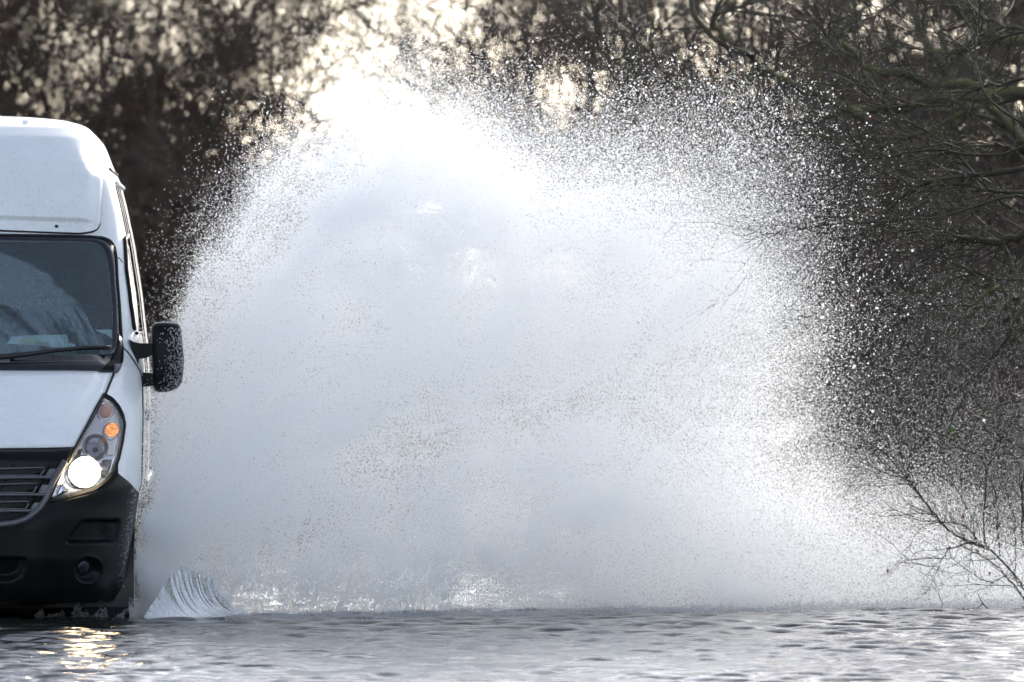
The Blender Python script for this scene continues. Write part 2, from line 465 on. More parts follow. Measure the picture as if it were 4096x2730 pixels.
# right-hand trees further back
rh = lambda x: float(np.interp(x, [0.2, 1.2, 2.5, 6], [0.62, 0.8, 1.0, 1.1]))
for k, (x, y, lb) in enumerate(((1.0, 47, 'small bare blurred tree at the right side of the pale sky gap'), (0.8, 51, 'slim bare blurred tree left of the leaning trunk, reaching into the sky gap'), (2.0, 46, 'bare blurred tree behind the leaning level trunk'), (3.2, 49, 'bare blurred tree at the top between leaning trunk and mossy limbs'), (4.6, 47, 'bare blurred tree behind the mossy limbs at the top right'))):
    one(PROTO, k + 1, 'roadside_tree', x, y, rh(x), lb, 'tree', 'blurred trees right of the sky gap')
for k, (x, lb) in enumerate(((3.1, 'bare blurred tree behind the fine twigs right of the plume'), (4.1, 'bare blurred tree behind the mossy branches at the very right edge'))):
    one(PROTO, k, 'roadside_tree', x, 30 + k, 0.95, lb, 'tree', 'blurred trees behind the mossy branches')
for k, (x, lb) in enumerate(((3.05, 'dark leafless shrub in the thicket between plume and bramble'), (3.75, 'dark leafless shrub in the thicket behind the bramble at the right edge'))):
    one(SHRUB, k, 'thicket_shrub', x, 27, 1.3, lb, 'shrub', 'shrubs behind the bramble')

def paint_white(name):
    t = NT(name); o = t.obj()
    big = t.noise(2.2, 5, 0.6, o); fine = t.noise(55, 3, 0.7, o); sp = t.noise(160, 2, 0.5, o)
    streak = t.noise(6, 4, 0.6, t.mapping(o, (9, 9, 0.7)))
    d = t.math('MULTIPLY', t.mapr(big, 0.38, 0.72, 0.0, 1.0), t.mapr(fine, 0.35, 0.75, 0.15, 1.0))
    d = t.math('ADD', t.math('MULTIPLY', d, 0.42), t.math('MULTIPLY', t.mapr(streak, 0.52, 0.75, 0, 1), 0.16))
    spk = t.mapr(sp, 0.68, 0.74, 0, 0.8)
    f = t.math('MAXIMUM', d, spk)
    c = t.ramp(f, [(0.0, (0.82, 0.825, 0.835)), (0.5, (0.60, 0.59, 0.57)), (1.0, (0.16, 0.15, 0.14))])
    p = t.bsdf(Base_Color=c, Roughness=t.mapr(f, 0, 0.6, 0.30, 0.6))
    p.inputs['Coat Weight'].default_value = 0.35; p.inputs['Coat Roughness'].default_value = 0.12
    return t.done(p)

M_WHITE = paint_white('white_paint')
M_BLACK = simple('black_plastic', (0.0055, 0.006, 0.007), 0.38, var=0.3, scale=9, bump=0.0006, Specular_IOR_Level=0.13)
M_DARK = simple('dark_plastic', (0.012, 0.012, 0.014), 0.5, var=0.2)
M_GAP = simple('panel_gap', (0.010, 0.010, 0.011), 0.8)
M_GREY = simple('satin_grey_plastic', (0.10, 0.103, 0.112), 0.32, 0.3, var=0.15)
M_RUB = simple('tyre_rubber', (0.02, 0.02, 0.021), 0.75, var=0.3, scale=30)
M_RIM = simple('steel_rim', (0.3, 0.3, 0.31), 0.4, 0.8)
M_FRIT = simple('black_glass_border', (0.012, 0.014, 0.02), 0.10, var=0.2)
M_SILVER = simple('lamp_housing', (0.62, 0.63, 0.65), 0.22, 0.75, var=0.1, scale=14)
M_DULLREF = simple('dark_reflector', (0.20, 0.20, 0.21), 0.18, 0.9, var=0.5, scale=60)
M_AMBER = simple('amber_plastic', (0.50, 0.10, 0.03), 0.25, var=0.3, scale=60)
M_DASH = simple('dashboard_plastic', (0.035, 0.05, 0.05), 0.7, var=0.3)
M_SEAT = simple('seat_cloth', (0.03, 0.055, 0.05), 0.9, var=0.4, scale=30)
M_CHROME = simple('bright_metal', (0.7, 0.7, 0.72), 0.15, 1.0)

def lamp_mat(name, col, strength, tex=False):
    t = NT(name); e = t.n('ShaderNodeEmission'); e.inputs[0].default_value = col + (1,)
    if tex:
        f = t.noise(70, 2, 0.6, t.obj())
        t.l(t.mapr(f, 0.35, 0.65, strength * 0.35, strength * 1.5), e.inputs[1])
    else: e.inputs[1].default_value = strength
    return t.done(e)
M_LIT = lamp_mat('lit_headlamp', (1.0, 0.74, 0.45), 24)
M_AMBLIT = lamp_mat('lit_indicator', (1.0, 0.36, 0.10), 0.55, True)

def thin_glass(name, tint, refl=1.0, film=None):
    t = NT(name)
    tr = t.n('ShaderNodeBsdfTransparent'); tr.inputs[0].default_value = tint + (1,)
    gl = t.n('ShaderNodeBsdfGlossy'); gl.inputs['Roughness'].default_value = 0.04
    fr = t.n('ShaderNodeFresnel'); fr.inputs[0].default_value = 1.5
    mx = t.n('ShaderNodeMixShader'); t.l(t.math('MULTIPLY', fr.outputs[0], refl), mx.inputs[0])
    t.l(tr.outputs[0], mx.inputs[1]); t.l(gl.outputs[0], mx.inputs[2])
    out = mx.outputs[0]
    if film is not None:
        df = t.n('ShaderNodeBsdfDiffuse'); df.inputs[0].default_value = (0.36, 0.46, 0.52, 1)
        m2 = t.n('ShaderNodeMixShader'); t.l(film(t), m2.inputs[0]); t.l(out, m2.inputs[1]); t.l(df.outputs[0], m2.inputs[2])
        out = m2.outputs[0]
    return t.done(out)

def wiper_film(t):
    """dirt film on the windscreen: broad arcs swept by the blade around a pivot, streaks along them"""
    o = t.obj(); s = t.n('ShaderNodeSeparateXYZ'); t.l(o, s.inputs[0])
    wob = t.noise(3.0, 4, 0.6, o)
    dx = t.math('SUBTRACT', s.outputs[0], 0.0); dz = t.math('MULTIPLY', t.math('SUBTRACT', s.outputs[2], 1.15), 1.25)
    r = t.math('SQRT', t.math('ADD', t.math('MULTIPLY', dx, dx), t.math('MULTIPLY', dz, dz)))
    rr = t.math('ADD', r, t.math('MULTIPLY', t.math('SUBTRACT', wob, 0.5), 0.05))
    ang = t.n('ShaderNodeMath'); ang.operation = 'ARCTAN2'; t.l(dz, ang.inputs[0]); t.l(dx, ang.inputs[1])
    cv = t.n('ShaderNodeCombineXYZ'); t.l(rr, cv.inputs[0]); t.l(t.math('MULTIPLY', ang.outputs[0], 0.12), cv.inputs[1])
    bands = t.noise(13, 3, 0.62, cv.outputs[0]); fine = t.noise(70, 3, 0.65, cv.outputs[0])
    b = t.mapr(t.math('ADD', t.math('MULTIPLY', bands, 0.8), t.math('MULTIPLY', fine, 0.25)), 0.46, 0.54, 0.0, 1.0)
    inside = t.mapr(rr, 0.875, 0.89, 1.0, 0.0)
    arc = t.math('MULTIPLY', b, inside)
    scr = t.noise(90, 4, 0.75, t.mapping(o, (1, 1, 0.5), rot=(0.5, 0.7, 0.4)))
    base = t.mapr(scr, 0.35, 0.7, 0.06, 0.20)
    return t.math('ADD', t.math('MULTIPLY', arc, 0.20), base)
M_SCREEN = thin_glass('windscreen_glass', (0.66, 0.80, 0.80), 0.8, wiper_film)
M_LENS = thin_glass('lamp_lens', (0.93, 0.94, 0.95), 0.8)
M_SIDEGLASS = simple('dark_side_glass', (0.01, 0.012, 0.014), 0.06, var=0.1)

# ------------------------------------------------------------------ the van: one smooth nose-to-tail surface
VX, VTH, VLEN = -2.852, R(1.45), 5.55
tab = lambda pts: (np.array([p[0] for p in pts]), np.array([p[1] for p in pts]))
_w = tab([(-.05, .86), (.10, .90), (.16, .93), (.22, .955), (.36, .97), (.46, .985), (.56, 1.0), (.65, 1.028), (1.0, 1.035), (1.2, 1.03), (1.33, 1.02), (1.6, .99), (1.86, .95), (2.05, .91), (2.19, .875), (2.25, .845), (2.39, .79), (2.46, .73), (2.50, .60), (2.525, .32), (2.53, .02)])
_y = tab([(-.05, .3), (.10, .13), (.16, .07), (.3, .01), (.5, 0), (.66, .015), (.80, .055), (.86, .13), (.95, .29), (1.08, .57), (1.19, .84), (1.22, .92), (1.25, .98), (1.55, 1.33), (1.87, 1.70), (1.93, 1.75), (2.2, 1.92), (2.38, 2.09), (2.45, 2.25), (2.50, 2.6), (2.525, 3.1), (2.53, 3.6)])
_d = tab([(-.05, .6), (.3, .78), (.8, .8), (1.0, .75), (1.22, .55), (1.5, .48), (1.87, .42), (2.2, .42), (2.45, .5), (2.53, .5)])
def _sm(tb, z):
    h = 0.012
    return (np.interp(z - h, *tb) + 2 * np.interp(z, *tb) + np.interp(z + h, *tb)) / 4
NEXP = 2.7
def w_(z): return _sm(_w, z)
def Sy(x, z):
    q = np.clip(np.abs(x) / w_(z), 0, 0.9985)
    return _sm(_y, z) + _sm(_d, z) * (1 - (1 - q ** NEXP) ** (1 / NEXP))
def Sx(y, z):
    a = np.clip((y - _sm(_y, z)) / _sm(_d, z), 0, 1)
    return w_(z) * (1 - (1 - a) ** NEXP) ** (1 / NEXP)
def Sn(x, z):
    e = 1e-3
    gx = (Sy(x + e, z) - Sy(x - e, z)) / (2 * e); gz = (Sy(x, z + e) - Sy(x, z - e)) / (2 * e)
    n = np.stack([gx, -np.ones_like(gx), gz], -1)
    return n / np.linalg.norm(n, axis=-1, keepdims=True)
def on(xz, off=0.0):
    """point(s) (x, z) on the nose surface, pushed out along its normal"""
    xz = np.asarray(xz, float); x, z = xz[..., 0], xz[..., 1]
    off = np.asarray(off)
    return np.stack([x, Sy(x, z), z], -1) + Sn(x, z) * (off[..., None] if off.ndim else off)
def side(yz, off=0.0, sg=1):
    yz = np.asarray(yz, float)
    return np.stack([sg * (Sx(yz[..., 0], yz[..., 1]) + off), yz[..., 0], yz[..., 1]], -1)
def L(px, py, y=None):
    """photo pixel -> van-local (x, z) on the nose surface, or at given local depth y"""
    px, py = np.asarray(px, float), np.asarray(py, float)
    yy = np.full(px.shape, 0.6 if y is None else y)
    for k in range(40):
        s = (CAM_D + yy) / F_PX
        x = ((px - CX) * s - VX + yy * math.sin(VTH)) / math.cos(VTH)
        z = CAM_H + (HY - py) * s
        if y is not None: break
        yy = 0.5 * yy + 0.5 * Sy(x, z)
    return np.stack([x, z], -1)
def LP(pts): p = np.asarray(pts, float); return L(p[:, 0], p[:, 1])
def both(p):  # right-hand polyline that ends at the centre line -> whole symmetric polyline left..right
    p = np.asarray(p); q = p.copy(); q[:, 0] *= -1
    return np.vstack([q, p[::-1]])

van = empty('delivery_van', (VX, 0, 0), VTH)
tag(van, 'white high-roof delivery van ploughing through flood water with one headlight lit', 'van')
VP = dict(parent=van)

def coons(bot, top, left, right, nu, nv):
    b, t, l, r = resample(bot, nu), resample(top, nu), resample(left, nv), resample(right, nv)
    u = np.linspace(0, 1, nu)[:, None, None]; v = np.linspace(0, 1, nv)[None, :, None]
    return ((1 - v) * b[:, None] + v * t[:, None] + (1 - u) * l[None] + u * r[None]
            - ((1 - u) * (1 - v) * b[0] + u * (1 - v) * b[-1] + (1 - u) * v * t[0] + u * v * t[-1]))
def roll(nu, nv, h, drop):
    """edge rolled down by `drop` so that the panel has a rim"""
    o = np.full((nu, nv), float(h))
    o[0] = o[-1] = drop; o[:, 0] = o[:, -1] = drop
    return o
def panel(name, g, mat, h=0.008, relief=None, parent=van):
    nu, nv = g.shape[:2]
    # squeeze the border rows so the rolled edge is narrow
    e = 0.004
    g = g.copy()
    o = roll(nu, nv, h, -0.006)
    g[1] = g[0] + (g[1] - g[0]) * 0.12; g[-2] = g[-1] + (g[-2] - g[-1]) * 0.12
    g[:, 1] = g[:, 0] + (g[:, 1] - g[:, 0]) * 0.2; g[:, -2] = g[:, -1] + (g[:, -2] - g[:, -1]) * 0.2
    if relief is not None: o = o + relief(g[..., 0], g[..., 1])
    v = on(g, o).reshape(-1, 3)
    return mesh_obj(name, v, grid_faces(nu, nv)[:, ::-1].copy(), mat, parent)
def radial(outline, rings=6, centre=None):
    """closed outline (n,2) -> grid (rings+1, n, 2) from rim to centre"""
    o = np.asarray(outline); c = o.mean(0) if centre is None else np.asarray(centre)
    k = (np.linspace(0, 1, rings + 1) ** 1.0)[:, None, None]
    return o[None] * (1 - k) + c * k
def radial_obj(name, outline, mat, off, rings=6, parent=van, thick=True):
    g = radial(outline, rings)
    k = np.linspace(0, 1, rings + 1)[:, None] * np.ones((1, len(outline)))
    o = off(k)
    if thick:
        g = np.concatenate([g[:1], g]); o = np.concatenate([np.full((1, len(outline)), -0.004), o])
    v = on(g, o).reshape(-1, 3); nr, n = g.shape[:2]
    i = np.arange(nr - 1)[:, None]; j = np.arange(n)[None]
    f = np.stack([i * n + j, i * n + (j + 1) % n, (i + 1) * n + (j + 1) % n, (i + 1) * n + j], -1).reshape(-1, 4)
    return mesh_obj(name, v, f[:, ::-1].copy(), mat, parent)
def ring_obj(name, o1, o2, mat, h1, h2, parent=van):
    n = len(o1); g = np.stack([o1, o1, o2, o2]); o = np.stack([np.full(n, -0.004), np.full(n, h1), np.full(n, h2), np.full(n, -0.006)])
    v = on(g, o).reshape(-1, 3); i = np.arange(3)[:, None]; j = np.arange(n)[None]
    f = np.stack([i * n + j, i * n + (j + 1) % n, (i + 1) * n + (j + 1) % n, (i + 1) * n + j], -1).reshape(-1, 4)
    return mesh_obj(name, v, f[:, ::-1].copy(), mat, parent)
def mirror_x(o, name=None):
    c = o.copy(); c.data = o.data.copy()
    n = len(c.data.vertices); a = np.empty(n * 3, np.float32); c.data.vertices.foreach_get('co', a)
    a = a.reshape(-1, 3); a[:, 0] *= -1; c.data.vertices.foreach_set('co', a.ravel()); c.data.flip_normals()
    COL.objects.link(c)
    return c
def twin(o, parent=None):
    c = mirror_x(o); c.parent = parent or o.parent; return c

# outlines in van-local (x, z)
SCREEN_OUT = both(np.vstack([LP([(482, 1345), (474, 1210), (466, 1120), (462, 1028), (455, 992), (440, 968), (410, 955), (351, 950), (150, 946), (0, 944)]), [[0, float(L(-290, 943)[1])]]]))
SCREEN_BOT = both(np.vstack([LP([(462, 1490), (300, 1492), (0, 1492)]), [[0, float(L(-290, 1490)[1])]]]))[::-1]
screen_out = np.vstack([resample(SCREEN_OUT, 160)[:-1], resample(np.vstack([SCREEN_OUT[-1:], LP([(480, 1440)]), SCREEN_BOT, LP([(480, 1440)]) * [-1, 1], SCREEN_OUT[:1]]), 160)[:-1]])
sin_t = both(np.vstack([LP([(447, 1380), (449, 1236), (437, 1100), (424, 1024), (408, 995), (380, 981), (340, 976), (150, 974), (0, 972)]), [[0, float(L(-290, 971)[1])]]]))
sin_b = both(np.vstack([LP([(424, 1424), (300, 1426), (0, 1424)]), [[0, float(L(-290, 1422)[1])]]]))[::-1]
screen_in = np.vstack([resample(sin_t, 160)[:-1], resample(np.vstack([sin_t[-1:], LP([(442, 1410)]), sin_b, LP([(442, 1410)]) * [-1, 1], sin_t[:1]]), 160)[:-1]])
def inside(poly, x, z):
    c = np.zeros(x.shape, bool); n = len(poly)
    for i in range(n):
        a, b = poly[i], poly[i - 1]
        k = ((a[1] > z) != (b[1] > z)) & (x < (b[0] - a[0]) * (z - a[1]) / (b[1] - a[1] + 1e-12) + a[0])
        c ^= k
    return c

# --- painted shell (with the windscreen and wheel openings cut out)
zs = np.unique(np.r_[np.linspace(0.10, 0.84, 26), np.linspace(0.84, 1.24, 22), np.linspace(1.24, 1.92, 36), np.linspace(1.92, 2.44, 22), np.linspace(2.44, 2.53, 12)])
ph = np.linspace(0, math.pi / 2, 34)
cols = []
for z in zs:
    w, y0, d = w_(z), _sm(_y, z), _sm(_d, z)
    x = w * np.sin(ph) ** (2 / NEXP); y = y0 + d * (1 - np.maximum(np.cos(ph), 0) ** (2 / NEXP))
    ys = np.linspace(y0 + d, VLEN - 0.12, 60)[1:]
    xs = np.full(ys.shape, w)
    xr = np.array([w - 0.03, w - 0.12, w * 0.5, 0]); yr = np.array([VLEN - .04, VLEN, VLEN + .015, VLEN + .02])
    if w < 0.4: xr = w * np.array([.9, .7, .4, 0])
    X = np.r_[x, xs, xr]; Y = np.r_[y, ys, yr]
    cols.append(np.stack([X, Y, np.full(X.shape, z)], 1))
g = np.array(cols); full = np.concatenate([g[:, :0:-1] * [-1, 1, 1], g], 1)
nz, nc = full.shape[:2]
V = full.reshape(-1, 3); F = grid_faces(nz, nc)
fc = V[F].mean(1)
hole = inside(LP([(455, 1400), (455, 1236), (443, 1090), (430, 1010), (400, 976), (340, 967), (0, 962)]).tolist() + [(-a, b) for a, b in LP([(0, 962), (340, 967), (400, 976), (430, 1010), (443, 1090), (455, 1236), (455, 1400), (440, 1432)])] + LP([(440, 1432)]).tolist(), fc[:, 0], fc[:, 2]) & (fc[:, 1] < 2.2)
for yw in (0.98, 4.35):
    hole |= ((fc[:, 1] - yw) ** 2 + (fc[:, 2] - 0.14) ** 2 < 0.43 ** 2) & (np.abs(fc[:, 0]) > 0.7) & (fc[:, 1] > 0.6)
hole |= (np.abs(fc[:, 0]) < 0.93) & (fc[:, 1] < 0.55) & (fc[:, 2] < 0.80)
mesh_obj('body_shell', V, F[~hole][:, ::-1].copy(), M_WHITE, van)

# --- roof cap, with the raised rim above the windscreen
RC_R = LP([(398, 893), (402, 820), (406, 760), (409, 716), (396, 676), (375, 620), (352, 560), (338, 527)])
top_y = [float(L(-290, 507)[1])]
rc_top = both(np.vstack([LP([(338, 527), (300, 517), (150, 511), (0, 508)]), [[0, top_y[0]]]]))
rc_bot = both(np.vstack([LP([(398, 893), (390, 917), (368, 930), (316, 937), (150, 931), (0, 925)]), [[0, float(L(-290, 923)[1])]]]))
def rc_relief(x, z):
    zl = np.interp(np.abs(x), [0, .45, .75], [1.975, 1.965, 1.955])
    s = 1 / (1 + np.exp(-np.clip((z - zl) / 0.0022, -40, 40)))
    xb = np.interp(z, RC_R[:, 1], RC_R[:, 0])
    edge = np.clip((xb - 0.005 - np.abs(x)) / 0.11, 0, 1); edge = edge * edge * (3 - 2 * edge)
    return 0.032 * s * np.clip((2.44 - z) / 0.2, 0, 1) * edge
panel('roof_cap', coons(rc_bot, rc_top, RC_R * [-1, 1], RC_R, 90, 150), M_WHITE, 0.010, rc_relief)
def seam(name, xz, r=0.0045, off=0.002, mat=M_GAP, n=40, parent=van):
    p = on(resample(xz, n), off); v, f = tube(p, r, 5)
    return mesh_obj(name, v, f, mat, parent)
seam('roof_cap_seal', np.vstack([rc_bot]), 0.006, 0.004, n=90)
RC_S = LP([(398, 893), (402, 820), (406, 760), (410, 716)])
s_ = seam('panel_seam', RC_S); twin(s_)
for px_ in (224,):
    c = LP([(px_, 911)])[0]
    for sg in (1, -1):
        p = on(np.array([sg * c[0], c[1]]), 0.009); n_ = Sn(np.array(c[0] * sg), np.array(c[1]))
        mb = MB().tube([p - n_ * .004, p + n_ * .004], [0.011, 0.009], 12); mb.build('roof_bolt', M_DARK, van)
# roof marker fin near the front edge
p = L(102, 498, 2.55); MB().box((p[0], 2.62, p[1] + .005), (0.032, 0.30, 0.035), 0.008).build('roof_marker', M_WHITE, van)
# gutter where the raised roof side meets the body side
for sg in (1, -1):
    yy = np.linspace(2.35, 5.4, 20); zz = np.full(20, 2.235)
    v, f = tube(side(np.stack([yy, zz], 1), 0.003, sg), 0.008, 6); mesh_obj('roof_gutter', v, f, M_GAP, van)
    yy = np.linspace(2.6, 5.4, 20)
    v, f = tube(side(np.stack([yy, np.full(20, 2.165)], 1), 0.006, sg), 0.012, 6); mesh_obj('roof_rail', v, f, M_WHITE, van)
    for y_ in (2.32, 3.1, 3.9):
        zz = np.linspace(0.3, 2.15, 30)
        v, f = tube(side(np.stack([np.full(30, y_), zz], 1), 0.0, sg), 0.006, 5); mesh_obj('side_seam', v, f, M_GAP, van)

# --- windscreen
ring_obj('windscreen_border', screen_out, screen_in, M_FRIT, 0.010, 0.009)
scr = panel('windscreen', coons(sin_b, sin_t[:, :] if False else resample(sin_t, 60), np.vstack([sin_b[:1], sin_t[:1]]), np.vstack([sin_b[-1:], sin_t[-1:]]), 40, 30), M_SCREEN, 0.007) if False else None
_o = screen_in
g_ = radial(_o, 14, centre=(0, float((_o[:, 1].max() + _o[:, 1].min()) / 2)))
vv = on(g_, 0.008).reshape(-1, 3); nr, n_ = g_.shape[:2]
i = np.arange(nr - 1)[:, None]; j = np.arange(n_)[None]
ff = np.stack([i * n_ + j, i * n_ + (j + 1) % n_, (i + 1) * n_ + (j + 1) % n_, (i + 1) * n_ + j], -1).reshape(-1, 4)
mesh_obj('windscreen', vv, ff[:, ::-1].copy(), M_SCREEN, van)
v, f = tube(on(screen_out, 0.006), 0.008, 6, True); mesh_obj('windscreen_seal', v, f, M_GAP, van)
# corner cowls
cw = LP([(470, 1340), (482, 1360), (488, 1400), (487, 1445), (480, 1480), (452, 1492), (404, 1488), (430, 1465), (449, 1442), (461, 1400), (466, 1365)])
cw = resample(np.vstack([cw, cw[:1]]), 60)[:-1]
o_ = radial_obj('cowl_corner', cw, M_BLACK, lambda k: 0.014 + 0.008 * k, 3); twin(o_)
o_ = radial_obj('cowl_cap', resample(np.vstack([LP([(450, 1473), (480, 1473), (478, 1484), (468, 1494), (452, 1494)]), LP([(450, 1473)])]), 24)[:-1], M_GREY, lambda k: 0.026 + 0.004 * k, 2); twin(o_)
# wiper
wp = LP([(-160, 1474), (0, 1458), (120, 1443), (220, 1428), (330, 1417), (428, 1412)])
wb = on(resample(wp, 30), 0.045)
mb = MB()
mb.tube(wb, np.interp(np.linspace(0, 1, 30), [0, .3, .9, 1], [.016, .014, .009, .006]), 6)
wb2 = on(resample(LP([(40, 1444), (220, 1418), (330, 1408), (428, 1407)]), 24), 0.022)
mb.tube(wb2, 0.007, 6)
mb.build('wiper', M_DARK, van)
mb = MB(); mb.tube(wb * [-1, 1, 1], 0.012, 6); mb.build('wiper', M_DARK, van)

# --- hood, crease and front edge
hd_top = both(np.vstack([LP([(450, 1496), (300, 1492), (0, 1490)]), [[0, float(L(-290, 1488)[1])]]]))
hd_bot = both(np.vstack([LP([(303, 1788), (200, 1791), (0, 1793)]), [[0, float(L(-290, 1793)[1])]]]))
hd_r = LP([(303, 1788), (319, 1750), (351, 1697), (386, 1632), (414, 1585), (432, 1540), (450, 1496)])
_cx, _cz = LP([(386, 1526), (350, 1580), (305, 1642), (280, 1664), (245, 1680), (175, 1692), (0, 1696), (-280, 1697)]).T
def hd_relief(x, z):
    ax = np.abs(x); zc = np.interp(ax, _cx[::-1], _cz[::-1], right=2.0)
    s = 1 / (1 + np.exp(-np.clip((z - zc) / 0.007, -30, 30)))
    return 0.013 * s * np.clip((1.225 - z) / 0.05, 0, 1)
panel('hood', coons(hd_bot, hd_top, hd_r * [-1, 1], hd_r, 110, 60), M_WHITE, 0.008, hd_relief)
s_ = seam('hood_gap', hd_r + [0.006, 0], 0.006, 0.0); twin(s_)
seam('hood_gap', resample(hd_bot, 60) - [0, 0.010], 0.010, 0.0, n=60)

hl_o = LP([(414, 1584), (445, 1600), (470, 1630), (488, 1668), (494, 1700), (486, 1763), (470, 1833), (449, 1889), (421, 1928), (379, 1959), (316, 1980), (245, 1998), (189, 2005), (215, 1950), (245, 1886), (277, 1837), (302, 1791), (351, 1700), (386, 1632)])
# --- black bumper moulding and grille
bp_top = both(np.vstack([LP([(549, 1976), (500, 1934), (451, 1893), (400, 1846), (320, 1806), (150, 1806), (0, 1807)]), [[0, float(L(-290, 1808)[1])]]]))
bp_bot = both(np.vstack([LP([(452, 2393), (344, 2397), (150, 2398), (0, 2399)]), [[0, float(L(-290, 2399)[1])]]]))
bp_r = LP([(452, 2393), (468, 2382), (486, 2355), (498, 2313), (512, 2196), (527, 2112), (540, 2032), (549, 1976)])
POCK = LP([(262, 2168), (300, 2110), (330, 2086), (455, 2080), (440, 2150), (432, 2168)])
INT = LP([(-290, 2236), (95, 2236), (90, 2270), (78, 2300), (40, 2320), (-290, 2322)])
FOG = L(339, 2276)
def soft(poly, x, z, depth, blur=0.012):
    ax = np.abs(x); m = np.zeros(x.shape)
    for dx, dz in ((0, 0), (1, 0), (-1, 0), (0, 1), (0, -1), (.7, .7), (-.7, .7), (.7, -.7), (-.7, -.7)):
        m += inside(poly, ax + dx * blur, z + dz * blur)
    return depth * m / 9
def bp_relief(x, z):
    ax = np.abs(x)
    r = np.hypot(ax - FOG[0], z - FOG[1])
    o = soft(POCK, x, z, -0.055, .006) + soft(INT, x, z, -0.05, .006)
    o -= 0.04 * (1 / (1 + np.exp((r - 0.055) / 0.004)))
    o += 0.008 * np.exp(-((r - 0.062) / 0.006) ** 2)
    o += soft(hl_o, x, z, -0.045, .008)
    # rib that runs down from the headlight towards the number plate
    o += 0.015 / (1 + np.exp(-(ax - np.interp(z, [.15, .45, .62], [.44, .50, .66])) / 0.02))
    return o
panel('bumper', coons(bp_bot, bp_top, bp_r * [-1, 1], bp_r, 220, 120), M_BLACK, 0.012, bp_relief)
for sg in (1, -1):
    e_ = LP([(258, 2177), (300, 2179), (400, 2174), (486, 2170)]); e_[:, 0] *= sg
    v, f = tube(on(resample(e_, 20), 0.020), 0.006, 6); mesh_obj('bumper_ledge', v, f, M_BLACK, van)
    c = on(np.array([sg * FOG[0], FOG[1]]), -0.012); n_ = Sn(np.array(FOG[0] * sg), np.array(FOG[1]))
    mb = MB().tube([c - n_ * .01, c, c + n_ * .006], [0.04, 0.042, 0.03], 20); mb.build('fog_lamp', M_FRIT, van)
gr = empty('grille'); gr.parent = van
gro = np.vstack([LP([(250, 1853), (206, 1925), (176, 1995), (148, 2038), (106, 2074), (53, 2091), (0, 2097)]), [[0, float(L(-290, 2101)[1])]]])
gr_out = both(gro)
gtop = both(np.vstack([LP([(250, 1853), (100, 1850), (0, 1849)]), [[0, float(L(-290, 1849)[1])]]]))
go = np.vstack([resample(gr_out, 80)[:-1], resample(gtop[::-1], 60)[:-1]])
radial_obj('grille_backing', go, M_GAP, lambda k: np.where(k < .1, 0.026, 0.022), 5, gr)
fr_ = resample(gr_out, 90)
fr3 = on(fr_, 0.03); v, f = tube(fr3, 0.017, 8); mesh_obj('grille_frame', v, f, M_GREY, gr)
def slot_bar(z0, z1, xr, xin):
    """one horizontal grille bar: a strip with an open rounded slot at each side"""
    mb = MB()
    a = on(resample(np.array([[-xr, z0], [0, z0 - .004], [xr, z0]]), 40), 0.034); mb.tube(a, 0.0085, 6)
    for sg in (1, -1):
        q = np.array([[xin - .30, z0 + .008], [xin - .285, z1 - .016], [xin - .262, z1], [xin - .03, z1 + .006], [xin, z1 + .004], [xin - .022, z0 + .008]])
        for k in (0, -.34):
            qq = (q + [k, 0]) * [sg, 1]
            if k and abs(qq[:, 0]).min() < .02: continue
            mb.tube(on(resample(np.vstack([qq, qq[:1]]), 40)[:-1], 0.036), 0.0048, 6, True)
        e = np.array([[xin - .002, z0 + .004], [xr, z0 + .004], [xr + .012, (z0 + z1) / 2], [xr + .02, z1], [xin + .02, z1]]) * [sg, 1]
        eo = resample(np.vstack([e, e[:1]]), 24)[:-1]; g2 = radial(eo, 2); vv = on(g2, 0.036).reshape(-1, 3); nn = 24
        ii = np.arange(2)[:, None]; jj = np.arange(nn)[None]
        f2 = np.stack([ii * nn + jj, (ii + 1) * nn + jj, (ii + 1) * nn + (jj + 1) % nn, ii * nn + (jj + 1) % nn], -1).reshape(-1, 4)
        if sg < 0: f2 = f2[:, ::-1]
        mb.add(vv, f2.tolist())
    mb.build('grille_bar', M_GREY, gr)
for (pyb, pyt, pxr, pxi) in ((1917, 1884, 205, 172), (1980, 1946, 176, 143), (2045, 2013, 140, 113)):
    b_, t_ = L(pxr, pyb), L(pxi, pyt)
    slot_bar(b_[1], t_[1], b_[0], t_[0])
for pa, pb in (((195, 1862), (185, 1885)), ((168, 1926), (154, 1955)), ((137, 1985), (124, 2016)), ((51, 1862), (42, 1888)), ((21, 1925), (10, 1955))):
    for sg in (1, -1):
        e_ = LP([pa, pb]) * [sg, 1]; v, f = tube(on(e_, 0.028), 0.003, 5); mesh_obj('grille_strut', v, f, M_BLACK, gr)

